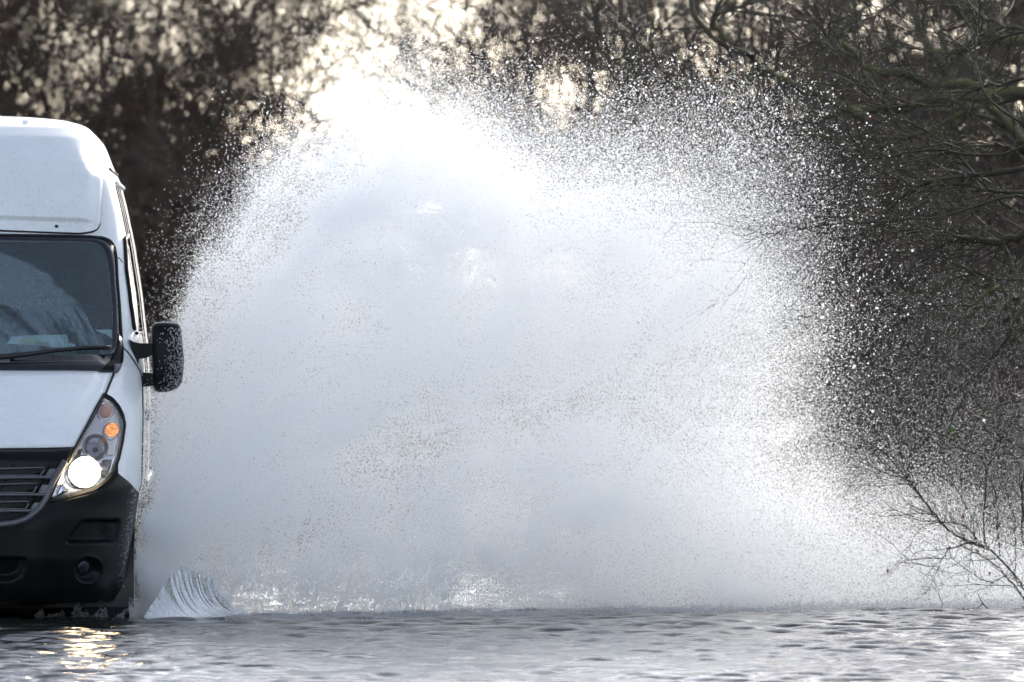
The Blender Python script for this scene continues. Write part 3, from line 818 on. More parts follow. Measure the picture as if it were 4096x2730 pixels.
# --- headlights
hl = resample(np.vstack([hl_o, hl_o[:1]]), 110)[:-1]
def disc(name, px, py, r, mat, o0, o1, parent, sg=1, cone=0.0):
    c = L(px, py); rr = r / 820.0
    th = np.arange(24) * 2 * math.pi / 24
    ol = (c + rr * np.stack([np.cos(th), np.sin(th)], 1)) * [sg, 1]
    if sg < 0: ol = ol[::-1]
    return radial_obj(name, ol, mat, lambda k: o0 + (o1 - o0) * k, 4, parent)
for sg in (1, -1):
    he = empty('headlight'); he.parent = van
    if sg > 0: he['label'] = 'clear teardrop headlight with a glowing round lamp and amber indicators'
    ol = hl * [sg, 1]
    if sg < 0: ol = ol[::-1]
    radial_obj('lamp_housing', ol, M_SILVER, lambda k: 0.008 - 0.012 * np.sin(np.clip(k * 3, 0, 1) * 1.57), 6, he)
    disc('indicator', 419, 1654, 32, M_SILVER, 0.010, 0.016, he, sg)
    disc('indicator_bulb', 418, 1656, 25, M_AMBER, 0.020, 0.014, he, sg)
    disc('side_indicator', 441, 1730, 33, M_SILVER, 0.010, 0.016, he, sg)
    disc('side_indicator_bulb', 441, 1730, 25, M_AMBLIT if sg > 0 else M_AMBER, 0.019, 0.024, he, sg)
    disc('reflector_bezel', 378, 1795, 51, M_CHROME, 0.010, 0.008, he, sg)
    disc('reflector', 378, 1795, 45, M_DULLREF, 0.018, -0.022, he, sg)
    disc('reflector_bulb', 377, 1806, 10, M_DARK, 0.010, 0.016, he, sg)
    disc('lamp_bezel', 331, 1893, 66, M_CHROME, 0.012, 0.010, he, sg)
    disc('lamp_bulb', 331, 1893, 59, M_LIT if sg > 0 else M_DULLREF, 0.020, 0.026, he, sg)
    disc('marker_bulb', 414, 1872, 18, M_DULLREF, 0.012, 0.018, he, sg)
    q = LP([(222, 1986), (240, 1942), (258, 1936), (272, 1950), (268, 1968), (250, 1978)]) * [sg, 1]
    q = resample(np.vstack([q, q[:1]]), 30)[:-1]
    radial_obj('corner_reflector', q if sg > 0 else q[::-1], M_CHROME, lambda k: 0.010 + 0.006 * k, 3, he)
    q = LP([(300, 1852), (310, 1806), (326, 1800), (318, 1830)]) * [sg, 1]; q = resample(np.vstack([q, q[:1]]), 24)[:-1]
    radial_obj('lamp_recess', q if sg > 0 else q[::-1], M_DARK, lambda k: 0.010 + 0 * k, 2, he)
    q = LP([(395, 1900), (412, 1840), (444, 1840), (436, 1880), (415, 1915)]) * [sg, 1]; q = resample(np.vstack([q, q[:1]]), 24)[:-1]
    radial_obj('lamp_recess', q if sg > 0 else q[::-1], M_DULLREF, lambda k: 0.006 + 0 * k, 2, he)
    radial_obj('lens', ol, M_LENS, lambda k: 0.014 + 0.024 * np.sin(np.clip(k * 2.2, 0, 1) * 1.57), 8, he)
    v, f = tube(on(ol, 0.008), 0.0085, 6, True); mesh_obj('lens_gasket', v, f, M_GAP, he)

# --- fender lines, doors, handles, side glass, mirrors
for sg in (1, -1):
    a = LP([(488, 1347), (502, 1352), (514, 1364)]) * [sg, 1]; seam('fender_seam', a, 0.003, 0.001, n=12)
    a = LP([(465, 1030), (474, 1032), (482, 1040), (488, 1052)]) * [sg, 1]; seam('pillar_seam', a, 0.0025, 0.001, n=12)
    dr = empty('door'); dr.parent = van
    # door skin: a patch on the side surface, slightly proud
    yb, yt = np.linspace(1.36, 2.26, 20), np.linspace(1.36, 2.26, 20)
    gy, gz = np.meshgrid(np.linspace(0, 1, 26), np.linspace(0.42, 1.42, 30), indexing='ij')
    y1 = np.interp(gz, [.42, 1.0, 1.42], [1.45, 1.36, 1.30]); yy = y1 + (2.28 - y1) * gy
    off = np.full(yy.shape, 0.007); off[0] = off[-1] = -0.004; off[:, 0] = off[:, -1] = -0.004
    vv = side(np.stack([yy, gz], -1), off, sg).reshape(-1, 3); ff = grid_faces(26, 30)
    mesh_obj('door_skin', vv, ff if sg > 0 else ff[:, ::-1].copy(), M_WHITE, dr)
    gy, gz = np.meshgrid(np.linspace(0, 1, 20), np.linspace(1.40, 1.86, 24), indexing='ij')
    y1 = np.interp(gz, [1.40, 1.86], [1.62, 2.02]); yy = y1 + (2.32 - y1) * gy
    off = np.full(yy.shape, 0.006); off[0] = off[-1] = -0.004; off[:, 0] = off[:, -1] = -0.004
    vv = side(np.stack([yy, gz], -1), off, sg).reshape(-1, 3); ff = grid_faces(20, 24)
    mesh_obj('side_window', vv, ff if sg > 0 else ff[:, ::-1].copy(), M_SIDEGLASS, dr)
    e_ = np.array([[1.50, 1.42], [1.62, 1.55], [1.80, 1.72], [2.0, 1.88], [2.34, 1.90]])
    v, f = tube(side(resample(e_, 30), 0.006, sg), 0.012, 6); mesh_obj('window_frame', v, f, M_BLACK, dr)
    v, f = tube(side(np.array([[2.34, 1.90], [2.34, 1.40], [1.5, 1.40]]), 0.006, sg), 0.010, 6); mesh_obj('window_frame', v, f, M_BLACK, dr)
    hz = float(L(590, 1662, 2.0)[1])
    xw = float(Sx(np.array(2.1), np.array(hz)))
    MB().box((sg * (xw + .028), 2.08, hz), (0.05, 0.16, 0.05), 0.016).build('handle', M_BLACK, dr)
    MB().box((sg * (xw + .022), 2.08, hz + .035), (0.058, 0.17, 0.012), 0.005).build('handle_cover', M_CHROME, dr)
    a = np.array([[1.36, .5], [1.34, 1.0], [1.30, 1.40]]); v, f = tube(side(resample(a, 20), 0, sg), 0.006, 5); mesh_obj('door_gap', v, f, M_GAP, dr)
    a = np.array([[2.295, .5], [2.30, 1.5], [2.36, 1.95]]); v, f = tube(side(resample(a, 20), 0, sg), 0.006, 5); mesh_obj('door_gap', v, f, M_GAP, dr)
    a = np.array([[2.5, .62], [5.3, .62]]); v, f = tube(side(resample(a, 20), 0.006, sg), 0.03, 8); mesh_obj('rubbing_strip', v, f, M_BLACK, van)
    # mirror
    me_ = empty('side_mirror'); me_.parent = van
    ym = 1.40
    def Q(px, py): return L(px, py, ym)
    lo = [(604, 1325), (606, 1305), (618, 1293), (650, 1288), (690, 1290), (712, 1297), (722, 1315), (730, 1380), (735, 1440), (732, 1500), (722, 1540), (700, 1560), (660, 1570), (630, 1570), (616, 1560), (610, 1530), (607, 1450), (604, 1380)]
    lo = np.array([Q(*p) for p in lo]); lo = cr(np.vstack([lo, lo[:1]]), 61)[:-1]; c = lo.mean(0)
    rings = []
    for k, dy in ((0.55, -0.085), (0.84, -0.070), (0.96, -0.040), (1.0, 0.0), (0.985, 0.05), (0.95, 0.075), (0.90, 0.080)):
        q = c + (lo - c) * k; rings.append(np.stack([sg * q[:, 0], np.full(60, ym + dy), q[:, 1]], 1))
    rings = [np.tile(np.array([[sg * c[0], ym - 0.089, c[1]]]), (60, 1))] + rings
    vv = np.array(rings); i = np.arange(len(rings) - 1)[:, None]; j = np.arange(60)[None]
    f2 = np.stack([i * 60 + j, i * 60 + (j + 1) % 60, (i + 1) * 60 + (j + 1) % 60, (i + 1) * 60 + j], -1).reshape(-1, 4)
    mesh_obj('mirror_housing', vv.reshape(-1, 3), f2 if sg < 0 else f2[:, ::-1].copy(), M_BLACK, me_)
    q = c + (lo - c) * 0.88
    mg = np.concatenate([np.stack([sg * q[:, 0], np.full(60, ym + .078), q[:, 1]], 1), [[sg * c[0], ym + .078, c[1]]]])
    mesh_obj('mirror_glass', mg, [(k, (k + 1) % 60, 60) for k in range(60)], M_CHROME, me_, False)
    # arms: two flat struts and the foot on the door, one bent strap
    def strut(name, pts, th):
        """flat strap: closed outline in photo pixels, extruded in depth"""
        p = np.array([Q(*q) for q in pts]); p = resample(np.vstack([p, p[:1]]), 49)[:-1]
        fr = np.stack([sg * p[:, 0], np.full(48, ym - th), p[:, 1]], 1); bk = fr + [0, 2 * th, 0]
        n = 48
        f = [tuple(range(n)), tuple(range(2 * n - 1, n - 1, -1))] + [(k, k + n, (k + 1) % n + n, (k + 1) % n) for k in range(n)]
        if sg > 0: f = [q[::-1] for q in f]
        mesh_obj(name, np.vstack([fr, bk]), f, M_BLACK, me_, False)
    strut('mirror_arm', [(538, 1372), (560, 1374), (612, 1374), (612, 1414), (600, 1428), (566, 1436), (550, 1436)], 0.035)
    strut('mirror_arm', [(548, 1492), (570, 1490), (612, 1494), (615, 1545), (575, 1548), (545, 1545)], 0.035)
    strut('mirror_foot', [(518, 1358), (530, 1368), (556, 1373), (562, 1400), (553, 1450), (552, 1480), (560, 1497), (575, 1510), (560, 1547), (544, 1546), (532, 1450), (524, 1400)], 0.055)

# --- cab interior seen through the glass
dz = float(L(0, 1424)[1])
mb = MB(); mb.box((0, 1.62, dz - 0.12), (1.72, 0.75, 0.18), 0.06); mb.build('dashboard', M_DASH, van)
MB().box((0, 3.05, 1.3), (1.76, 0.03, 1.5), 0.01).build('bulkhead', M_DASH, van)
for sx in (-0.55, 0.1, 0.58):
    st = empty('cab_seat'); st.parent = van
    MB().box((sx, 2.75, 1.22), (0.46, 0.16, 0.66), 0.06).build('backrest', M_SEAT, st)
    MB().box((sx, 2.72, 1.68), (0.24, 0.10, 0.20), 0.045).build('headrest', M_SEAT, st)
    MB().box((sx, 2.4, 0.86), (0.46, 0.5, 0.16), 0.06).build('cushion', M_SEAT, st)
MB().box((0, 2.9, 0.8), (1.8, 3.0, 0.03)).build('cab_floor', M_DARK, van)
th = np.arange(40) * 2 * math.pi / 40
mb = MB(); mb.tube(np.stack([-0.55 + .19 * np.cos(th), 2.18 + .08 * np.sin(th), 1.22 + .17 * np.sin(th)], 1), 0.016, 6, True); mb.build('steering_wheel', M_DARK, van)
# --- wheels
def wheel(xc, yc, sg):
    we = empty('wheel'); we.parent = van
    prof = [(0.20, -.10), (0.30, -.112), (0.33, -.10), (0.343, -.07), (0.345, 0), (0.343, .07), (0.33, .10), (0.30, .112), (0.20, .10)]
    th = np.arange(48) * 2 * math.pi / 48
    v = np.array([[(xc + h, yc + r * math.cos(t), 0.14 + r * math.sin(t)) for (r, h) in prof] for t in th])
    mesh_obj('tyre', v.reshape(-1, 3), grid_faces(48, len(prof), True), M_RUB, we)
    prof = [(0.205, -.06), (0.19, .0), (0.20, .07), (0.17, .06), (0.12, .085), (0.06, .09), (0.0, .09)]
    v = np.array([[(xc + sg * h, yc + r * math.cos(t), 0.14 + r * math.sin(t)) for (r, h) in prof] for t in th])
    mesh_obj('rim', v.reshape(-1, 3), grid_faces(48, len(prof), True), M_RIM, we)
for yw in (0.98, 4.35):
    for sg in (1, -1):
        wheel(sg * 0.885, yw, sg)
        th = np.linspace(-0.2, math.pi + .2, 24)
        v = np.array([[(sg * xx, yw + .43 * math.cos(t), .14 + .43 * math.sin(t)) for xx in (.62, 1.0)] for t in th])
        mesh_obj('wheel_arch_liner', v.reshape(-1, 3), grid_faces(24, 2), M_DARK, van)
MB().box((0, 2.8, 0.14), (1.5, 4.9, 0.10), 0.02).build('underbody', M_DARK, van)

# papers lying on the dashboard behind the glass
def paper_mat(name, col, lines):
    t = NT(name); o = t.obj()
    s = t.n('ShaderNodeSeparateXYZ'); t.l(o, s.inputs[0])
    w = t.n('ShaderNodeTexNoise'); t.l(t.mapping(o, (70, 1, 700)), w.inputs['Vector']); w.inputs['Scale'].default_value = 1; w.inputs['Detail'].default_value = 1
    row = t.math('FRACT', t.math('MULTIPLY', s.outputs[0], 75.0))
    ink = t.math('MULTIPLY', t.mapr(row, 0.45, 0.5, 0, 1), t.mapr(w.outputs[0], 0.45, 0.5, 0, 1))
    ink = t.math('MULTIPLY', ink, t.mapr(t.noise(9, 1, 0.5, t.mapping(o, (1, 1, 0.2))), 0.45, 0.5, 0, 0.8 * lines))
    return t.done(t.bsdf(Base_Color=t.ramp(ink, [(0, col), (1, (0.05, 0.07, 0.09))]), Roughness=0.7))
M_PAPER = paper_mat('printed_paper', (0.86, 0.92, 0.92), 1); M_YEL = paper_mat('yellow_paper', (0.80, 0.80, 0.35), .4); M_BUFF = paper_mat('buff_paper', (0.55, 0.52, 0.44), 0)
def sheet(name, pts, dd, mat, label, cat):
    p = np.asarray(pts, float); l = []
    for a, b in p:
        q = L(a, b); y = float(Sy(q[0], q[1])) + dd
        q = L(a, b, y); l.append((q[0], y, q[1]))
    l = np.array(l); c = l.mean(0)
    Rm = np.array([[math.cos(VTH), -math.sin(VTH), 0], [math.sin(VTH), math.cos(VTH), 0], [0, 0, 1]])
    wv = (l @ Rm.T) + [VX, 0, 0]; cw = wv.mean(0); wv = wv - cw
    n = len(wv); bk = wv + [0, 0.0015, 0]
    f = [tuple(range(n)), tuple(range(2 * n - 1, n - 1, -1))] + [(k, k + n, (k + 1) % n + n, (k + 1) % n) for k in range(n)]
    o = mesh_obj(name, np.vstack([wv, bk]), f, mat, None, False); o.location = cw
    return tag(o, label, cat)
sheet('paper_sheet', [(28, 1372), (40, 1360), (42, 1348), (150, 1341), (266, 1339), (272, 1360), (276, 1394), (195, 1388), (28, 1375)], 0.10, M_PAPER, 'large pale blue printed sheet lying on the van dashboard behind the windscreen', 'paper')
sheet('paper_slip', [(272, 1374), (300, 1377), (302, 1397), (276, 1394)], 0.098, M_PAPER, 'small white slip sticking out at the right end of the dashboard papers', 'paper')
sheet('yellow_note', [(78, 1368), (92, 1352), (135, 1362), (208, 1386), (196, 1387)], 0.094, M_YEL, 'yellow note tucked in front of the printed sheet on the dashboard', 'paper')
sheet('buff_card', [(66, 1376), (192, 1367), (200, 1387)], 0.090, M_BUFF, 'narrow buff card lying in front of the yellow note on the dashboard', 'card')

# ------------------------------------------------------------------ the mossy tree and the bramble at the right, traced limb by limb
def limb(pts, n):   # (px, py, depth y) -> world polyline
    return cr(np.array([W(*p) for p in pts]), n)
def tree_from_limbs(name, limbs, loc_hint, label, cat, mb_, mt_, seed, lv, trop, extra_names=('limb', 'twigs'), sag=0.0):
    rg = np.random.default_rng(seed)
    base = np.array(loc_hint, float)
    o = empty(name, tuple(base))
    big, P, rs = [], [], []
    for pts, r0, r1 in limbs:
        q = limb(pts, 14) - base
        q[1:-1] += rg.normal(size=(12, 3)) * r0 * 0.5
        P.append(q); rs.append((r0, r1))
    P = np.array(P); r0 = np.array([a for a, _ in rs]); r1 = np.array([b for _, b in rs])
    for k in range(len(P)):
        v, f = tubes(P[k:k + 1], r0[k:k + 1], r1[k:k + 1], 7); mesh_obj(extra_names[0], v, f, mb_, o)
    parts = []; par, rad = P, r0 * 0.5 + r1 * 0.5
    for (mult, len0, len1, ang, wander, rr) in lv:
        n = int(len(par) * mult); pos, d, i, tt = spawn(par, n, rg, 0.08, ang)
        B = grow(pos, d, len0 + (len1 - len0) * rg.random(n) ** 1.5, 6, rg, wander, trop)
        r = np.minimum(rad[i] * 0.6, rr) * (0.7 + 0.5 * rg.random(n)); parts.append(tubes(B, r, r * 0.4, 4)); par, rad = B, r
    v, f = join(parts); mesh_obj(extra_names[1], v, f, mt_, o)['kind'] = 'stuff'
    return tag(o, label, cat)
near = [
 ([(3148, 147, 6), (3225, 169, 6), (3308, 150, 6.2), (3429, 96, 6.5), (3557, 25, 7), (3650, -40, 7)][::-1], .011, .003),
 ([(4160, 150, 5), (4096, 121, 5), (3939, 70, 5.5), (3837, 0, 6), (3780, -50, 6)], .014, .007),
 ([(4160, 660, 4), (4096, 686, 4), (3976, 690, 4), (3876, 697, 4.2), (3760, 712, 4.4), (3684, 733, 4.5), (3595, 797, 4.5), (3540, 860, 4.6), (3493, 918, 4.6), (3440, 970, 4.6), (3320, 1060, 4.5), (3200, 1115, 4.4), (3050, 1150, 4.3)], .016, .002),
 ([(4160, 760, 4.5), (3990, 770, 4.4), (3876, 740, 4.2), (3720, 745, 4.2), (3620, 790, 4.1)], .012, .004),
 ([(4160, 800, 3.6), (4040, 790, 3.6), (3900, 826, 3.5), (3748, 870, 3.5), (3600, 880, 3.4), (3429, 893, 3.4), (3290, 908, 3.4), (3174, 925, 3.3), (3090, 938, 3.3), (3015, 931, 3.3)], .009, .002),
 ([(4160, 965, 4.2), (4096, 957, 4.2), (3960, 962, 4.2), (3860, 958, 4.2), (3783, 963, 4.2)], .026, .016),
 ([(4160, 690, 4.8), (4096, 640, 4.8), (4050, 600, 4.8), (4003, 577, 4.8), (3869, 587, 4.8), (3800, 610, 5), (3740, 700, 5)], .012, .003),
 ([(4160, 120, 4), (4096, 130, 4), (3980, 160, 4), (3860, 200, 4.2), (3800, 220, 4.2), (3720, 195, 4.2), (3660, 190, 4.2)], .009, .002),
 ([(4160, 520, 3), (4050, 470, 3), (3960, 400, 3), (3900, 260, 3.2), (3910, 120, 3.3), (3920, 20, 3.3)], .008, .003),
 ([(4160, 900, 5), (4000, 800, 5), (3850, 640, 5), (3700, 520, 5), (3560, 450, 5), (3420, 330, 5), (3340, 200, 5)], .011, .003),
 ([(4160, 300, 5), (4020, 330, 5), (3900, 360, 5), (3760, 430, 5), (3640, 420, 5), (3540, 440, 5)], .010, .003),
 ([(4160, 560, 3.5), (4000, 620, 3.5), (3880, 620, 3.5), (3700, 600, 3.5), (3500, 640, 3.5), (3380, 560, 3.5), (3180, 540, 3.5)], .009, .002),
 ([(4160, 1120, 4), (4010, 1120, 4), (3900, 1090, 4), (3800, 1050, 4), (3740, 990, 4)], .008, .002),
 ([(4000, 1115, 4), (3900, 1220, 4), (3830, 1224, 4), (3720, 1221, 4)], .006, .002),
 ([(4160, 1260, 4.5), (4060, 1330, 4.5), (3990, 1410, 4.5), (3975, 1440, 4.5), (3900, 1432, 4.5), (3850, 1440, 4.5)], .006, .0015),
 ([(3978, 1440, 4.5), (3990, 1470, 4.5), (4010, 1500, 4.5)], .004, .0015),
]
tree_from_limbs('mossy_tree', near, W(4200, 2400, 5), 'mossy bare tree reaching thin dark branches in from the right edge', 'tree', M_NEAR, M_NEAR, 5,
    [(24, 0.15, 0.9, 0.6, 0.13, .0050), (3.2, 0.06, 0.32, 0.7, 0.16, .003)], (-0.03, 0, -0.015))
back = [
 ([(2760, -40, 15), (2775, 40, 15), (2791, 96, 15), (2906, 166, 15), (3046, 280, 15.5), (3142, 332, 16), (3244, 363, 16), (3360, 400, 16), (3460, 470, 16)][::-1], .034, .014),
 ([(4200, 330, 17), (4096, 380, 17), (3876, 357, 17), (3700, 320, 17), (3557, 287, 17), (3420, 230, 17), (3300, 120, 17), (3180, 40, 17)], .045, .012),
 ([(4200, 360, 18), (3900, 390, 18), (3748, 395, 18), (3544, 434, 18), (3301, 465, 18), (3148, 485, 18), (3040, 440, 18), (2900, 410, 18), (2700, 420, 18)], .042, .012),
 ([(3040, 560, 18), (2960, 460, 18), (2800, 400, 18), (2680, 330, 18), (2610, 200, 18), (2600, 60, 18)], .028, .008),
 ([(2906, 166, 15), (2850, 70, 15), (2950, 30, 15), (3020, -30, 15)], .022, .010),
 ([(4200, 520, 20), (4000, 480, 20), (3800, 300, 20), (3700, 150, 20), (3600, -40, 20)], .05, .02),
 ([(4200, 200, 21), (4000, 150, 21), (3850, 60, 21), (3780, -40, 21)], .05, .03),
 ([(3300, 380, 16), (3250, 260, 16), (3310, 190, 16), (3330, 130, 16)], .016, .006),
 ([(4200, 640, 19), (4050, 520, 19), (3950, 420, 19), (3880, 420, 19), (3760, 500, 19), (3600, 560, 19), (3400, 560, 19)], .034, .010),
 ([(4200, 1200, 20), (4060, 1180, 20), (3980, 1150, 20), (3900, 1230, 20), (3800, 1290, 20)], .03, .01),
 ([(4200, 1000, 20), (4100, 1060, 20), (4000, 1240, 20), (3850, 1370, 20), (3760, 1480, 20)], .025, .01),
 ([(2560, 640, 19), (2500, 420, 19), (2430, 260, 19), (2380, 100, 19), (2360, -40, 19)], .018, .006),
 ([(2900, 640, 19), (2820, 520, 19), (2640, 480, 19), (2520, 330, 19), (2500, 150, 19)], .018, .006),
]
tree_from_limbs('mossy_tree', back, W(4600, 2200, 18), 'yellow-green mossy tree with thick softly blurred limbs above the plume', 'tree', M_MOSS, M_FTWIG, 9,
    [(12, 0.3, 1.2, 0.7, 0.15, .009), (5, 0.15, 0.6, 0.7, 0.18, .0055), (2.0, 0.1, 0.4, 0.7, 0.2, .004)], (-0.02, 0, 0.04))
# fallen, blurred trunk that lies level across the gap
far = [([(2800, 640, 42), (2700, 590, 42), (2400, 545, 42), (2150, 530, 42), (2040, 515, 42), (1980, 540, 42), (1900, 600, 42)], .11, .04),
       ([(2150, 530, 42), (1990, 440, 42), (1880, 420, 42)], .05, .02), ([(2040, 515, 42), (1980, 400, 42), (1940, 250, 42), (1930, 90, 42)], .03, .010),
       ([(2420, 545, 42), (2300, 640, 42), (2150, 700, 42), (1980, 740, 42)], .06, .02), ([(2600, 700, 42), (2300, 740, 42), (2000, 760, 42), (1850, 790, 42)], .09, .03),
       ([(2330, 540, 42), (2360, 300, 42), (2400, 100, 42), (2420, -40, 42)], .05, .03), ([(2100, 530, 42), (2120, 300, 42), (2080, 100, 42)], .035, .012)]
tree_from_limbs('leaning_tree', far, W(2900, 1900, 42), 'out-of-focus leaning tree with a near-level trunk under the pale sky', 'tree', M_BARK, M_TWIG, 19,
    [(14, 0.5, 1.4, 0.9, 0.16, .009), (8, 0.2, 0.8, 0.8, 0.18, .006), (2.6, 0.12, 0.4, 0.7, 0.2, .0055)], (0, 0, 0.05))

# bramble with hips in front, rising out of the water at the right edge
stem = [
 ([(4200, 2480, 2.6), (4096, 2361, 2.5), (4049, 2291, 2.5), (3951, 2193, 2.4), (3867, 2165, 2.4), (3782, 2123, 2.4), (3705, 2017, 2.3), (3607, 1891, 2.3), (3523, 1796, 2.3)], .0075, .0025),
 ([(3800, 2130, 2.4), (3700, 2010, 2.4), (3600, 1905, 2.5), (3540, 1850, 2.5)], .005, .0015),
 ([(3960, 2200, 2.4), (3937, 2172, 2.4), (3938, 2050, 2.4), (3941, 1950, 2.4), (3940, 1849, 2.4), (3890, 1810, 2.4), (3850, 1795, 2.4), (3808, 1790, 2.4)], .005, .0015),
 ([(3940, 1870, 2.4), (3980, 1830, 2.4), (4000, 1780, 2.4)], .003, .001),
 ([(3951, 2193, 2.4), (3880, 2170, 2.2), (3800, 2195, 2.2), (3760, 2260, 2.1), (3730, 2330, 2.1), (3700, 2380, 2.1)], .006, .0012),
 ([(3760, 2235, 2.1), (3700, 2235, 2.1), (3640, 2240, 2.1), (3600, 2250, 2.1)], .003, .001),
 ([(4096, 2340, 2.5), (4000, 2345, 2.4), (3900, 2340, 2.4), (3800, 2345, 2.4), (3760, 2330, 2.4)], .003, .001),
 ([(4049, 2291, 2.5), (3960, 2330, 2.3), (3870, 2280, 2.3), (3800, 2230, 2.3), (3740, 2200, 2.3)], .004, .001),
 ([(3920, 2170, 2.4), (3850, 2100, 2.4), (3760, 2090, 2.4), (3690, 2110, 2.4), (3640, 2180, 2.4), (3610, 2210, 2.4)], .004, .001),
 ([(4200, 2300, 3), (4096, 2180, 3), (4090, 2050, 3), (4085, 1930, 3)], .007, .005),
 ([(4000, 2230, 2.6), (3990, 2100, 2.6), (3985, 2000, 2.6), (3960, 1900, 2.6)], .004, .001),
 ([(4060, 2290, 2.8), (4060, 2100, 2.8), (4030, 1980, 2.8), (4000, 1900, 2.8)], .004, .001),
 ([(4200, 1880, 3.5), (4096, 1800, 3.5), (4007, 1751, 3.5), (3923, 1719, 3.5), (3860, 1724, 3.5), (3815, 1722, 3.5)], .004, .0015),
 ([(4160, 1600, 3.5), (4060, 1608, 3.5), (4000, 1620, 3.5), (3945, 1630, 3.5)], .003, .001),
 ([(3900, 2180, 2.5), (3890, 2080, 2.5), (3830, 1960, 2.5), (3800, 1900, 2.5)], .003, .001),
 ([(4100, 2400, 2.5), (4020, 2300, 2.5), (3950, 2240, 2.5), (3880, 2200, 2.5), (3840, 2180, 2.5)], .007, .003),
]
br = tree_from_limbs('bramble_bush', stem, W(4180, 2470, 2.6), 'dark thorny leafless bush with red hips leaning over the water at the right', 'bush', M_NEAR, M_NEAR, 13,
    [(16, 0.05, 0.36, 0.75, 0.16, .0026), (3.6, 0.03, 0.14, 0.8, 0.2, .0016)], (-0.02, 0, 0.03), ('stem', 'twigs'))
bb = W(4180, 2470, 2.6)
M_HIP = simple('rose_hip', (0.16, 0.012, 0.016), 0.3)
for (px, py) in ((3863, 1954), (3621, 2249), (3551, 2284), (3958, 2126), (3853, 2067), (3989, 2074), (3958, 2295), (3800, 2193)):
    c = W(px, py, 2.35) - bb
    th, k = np.meshgrid(np.arange(10) * .6283, np.linspace(0, math.pi, 7), indexing='ij')
    v = c + np.stack([.007 * np.cos(th) * np.sin(k), .007 * np.sin(th) * np.sin(k), .0095 * np.cos(k)], -1).reshape(-1, 3)
    mesh_obj('hip', v, grid_faces(10, 7, True), M_HIP, br)
t = NT('green_leaf'); M_LEAF = t.done(t.bsdf(Base_Color=t.ramp(t.noise(60, 3, .6, t.obj()), [(.3, (0.05, 0.11, 0.012)), (.7, (0.13, 0.20, 0.03))]), Roughness=0.5))
for (px, py, s) in ((3808, 1718, .020), (3925, 1652, .011)):
    c = W(px, py, 3.5) - bb
    th = np.arange(20) * 2 * math.pi / 20; rr = s * (0.72 + 0.28 * np.cos(5 * th))
    ol = np.stack([rr * np.cos(th), 0.004 * np.sin(3 * th), rr * np.sin(th)], 1)
    v = np.vstack([ol - [0, .001, 0], [[0, -.004, 0]], ol + [0, .001, 0], [[0, -.002, 0]]]) + c
    f = [(k, (k + 1) % 20, 20) for k in range(20)] + [(21 + (k + 1) % 20, 21 + k, 41) for k in range(20)]
    mesh_obj('leaf', v, f, M_LEAF, br)
sp_ = [([(3965, 2470, 1.9), (3965, 2453, 1.9), (3945, 2430, 1.9), (3925, 2405, 1.9), (3912, 2375, 1.9)], .005, .002), ([(3935, 2415, 1.9), (3920, 2425, 1.9), (3905, 2440, 1.9)], .003, .0015)]
b_ = W(3965, 2470, 1.9); o = empty('twig_stub', tuple(b_))
for pts, r0, r1 in sp_:
    v, f = tubes((limb(pts, 8) - b_)[None], np.array([r0]), np.array([r1]), 6); mesh_obj('stick', v, f, M_FTWIG, o)
tag(o, 'short crooked stick poking out of the water below the bush', 'stick')

# ------------------------------------------------------------------ spray: hundreds of thousands of round drops
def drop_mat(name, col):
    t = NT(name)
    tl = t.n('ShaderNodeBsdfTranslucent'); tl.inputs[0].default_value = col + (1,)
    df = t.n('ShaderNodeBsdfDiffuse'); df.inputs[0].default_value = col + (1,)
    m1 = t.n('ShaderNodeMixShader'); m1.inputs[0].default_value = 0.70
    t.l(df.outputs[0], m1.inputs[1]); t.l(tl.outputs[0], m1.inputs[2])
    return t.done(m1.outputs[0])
M_DROP = drop_mat('water_drops', (0.985, 0.99, 0.995))

def point_spray(name, P, rad, mat, label):
    me = bpy.data.meshes.new(name)
    n = len(P)
    me.vertices.add(n); me.vertices.foreach_set('co', np.asarray(P, np.float32).ravel())
    at = me.attributes.new('drop_radius', 'FLOAT', 'POINT'); at.data.foreach_set('value', np.asarray(rad, np.float32))
    me.materials.append(mat)
    o = link(bpy.data.objects.new(name, me))
    ng = bpy.data.node_groups.new(name + '_points', 'GeometryNodeTree')
    ng.interface.new_socket('Geometry', in_out='INPUT', socket_type='NodeSocketGeometry')
    ng.interface.new_socket('Geometry', in_out='OUTPUT', socket_type='NodeSocketGeometry')
    gi, go_ = ng.nodes.new('NodeGroupInput'), ng.nodes.new('NodeGroupOutput')
    mp = ng.nodes.new('GeometryNodeMeshToPoints'); ra = ng.nodes.new('GeometryNodeInputNamedAttribute')
    ra.data_type = 'FLOAT'; ra.inputs['Name'].default_value = 'drop_radius'
    sm = ng.nodes.new('GeometryNodeSetMaterial'); sm.inputs['Material'].default_value = mat
    ng.links.new(gi.outputs[0], mp.inputs['Mesh']); ng.links.new(ra.outputs['Attribute'], mp.inputs['Radius'])
    ng.links.new(mp.outputs[0], sm.inputs[0]); ng.links.new(sm.outputs[0], go_.inputs[0])
    md = o.modifiers.new('points', 'NODES'); md.node_group = ng
    return tag(o, label, 'spray', kind='stuff')

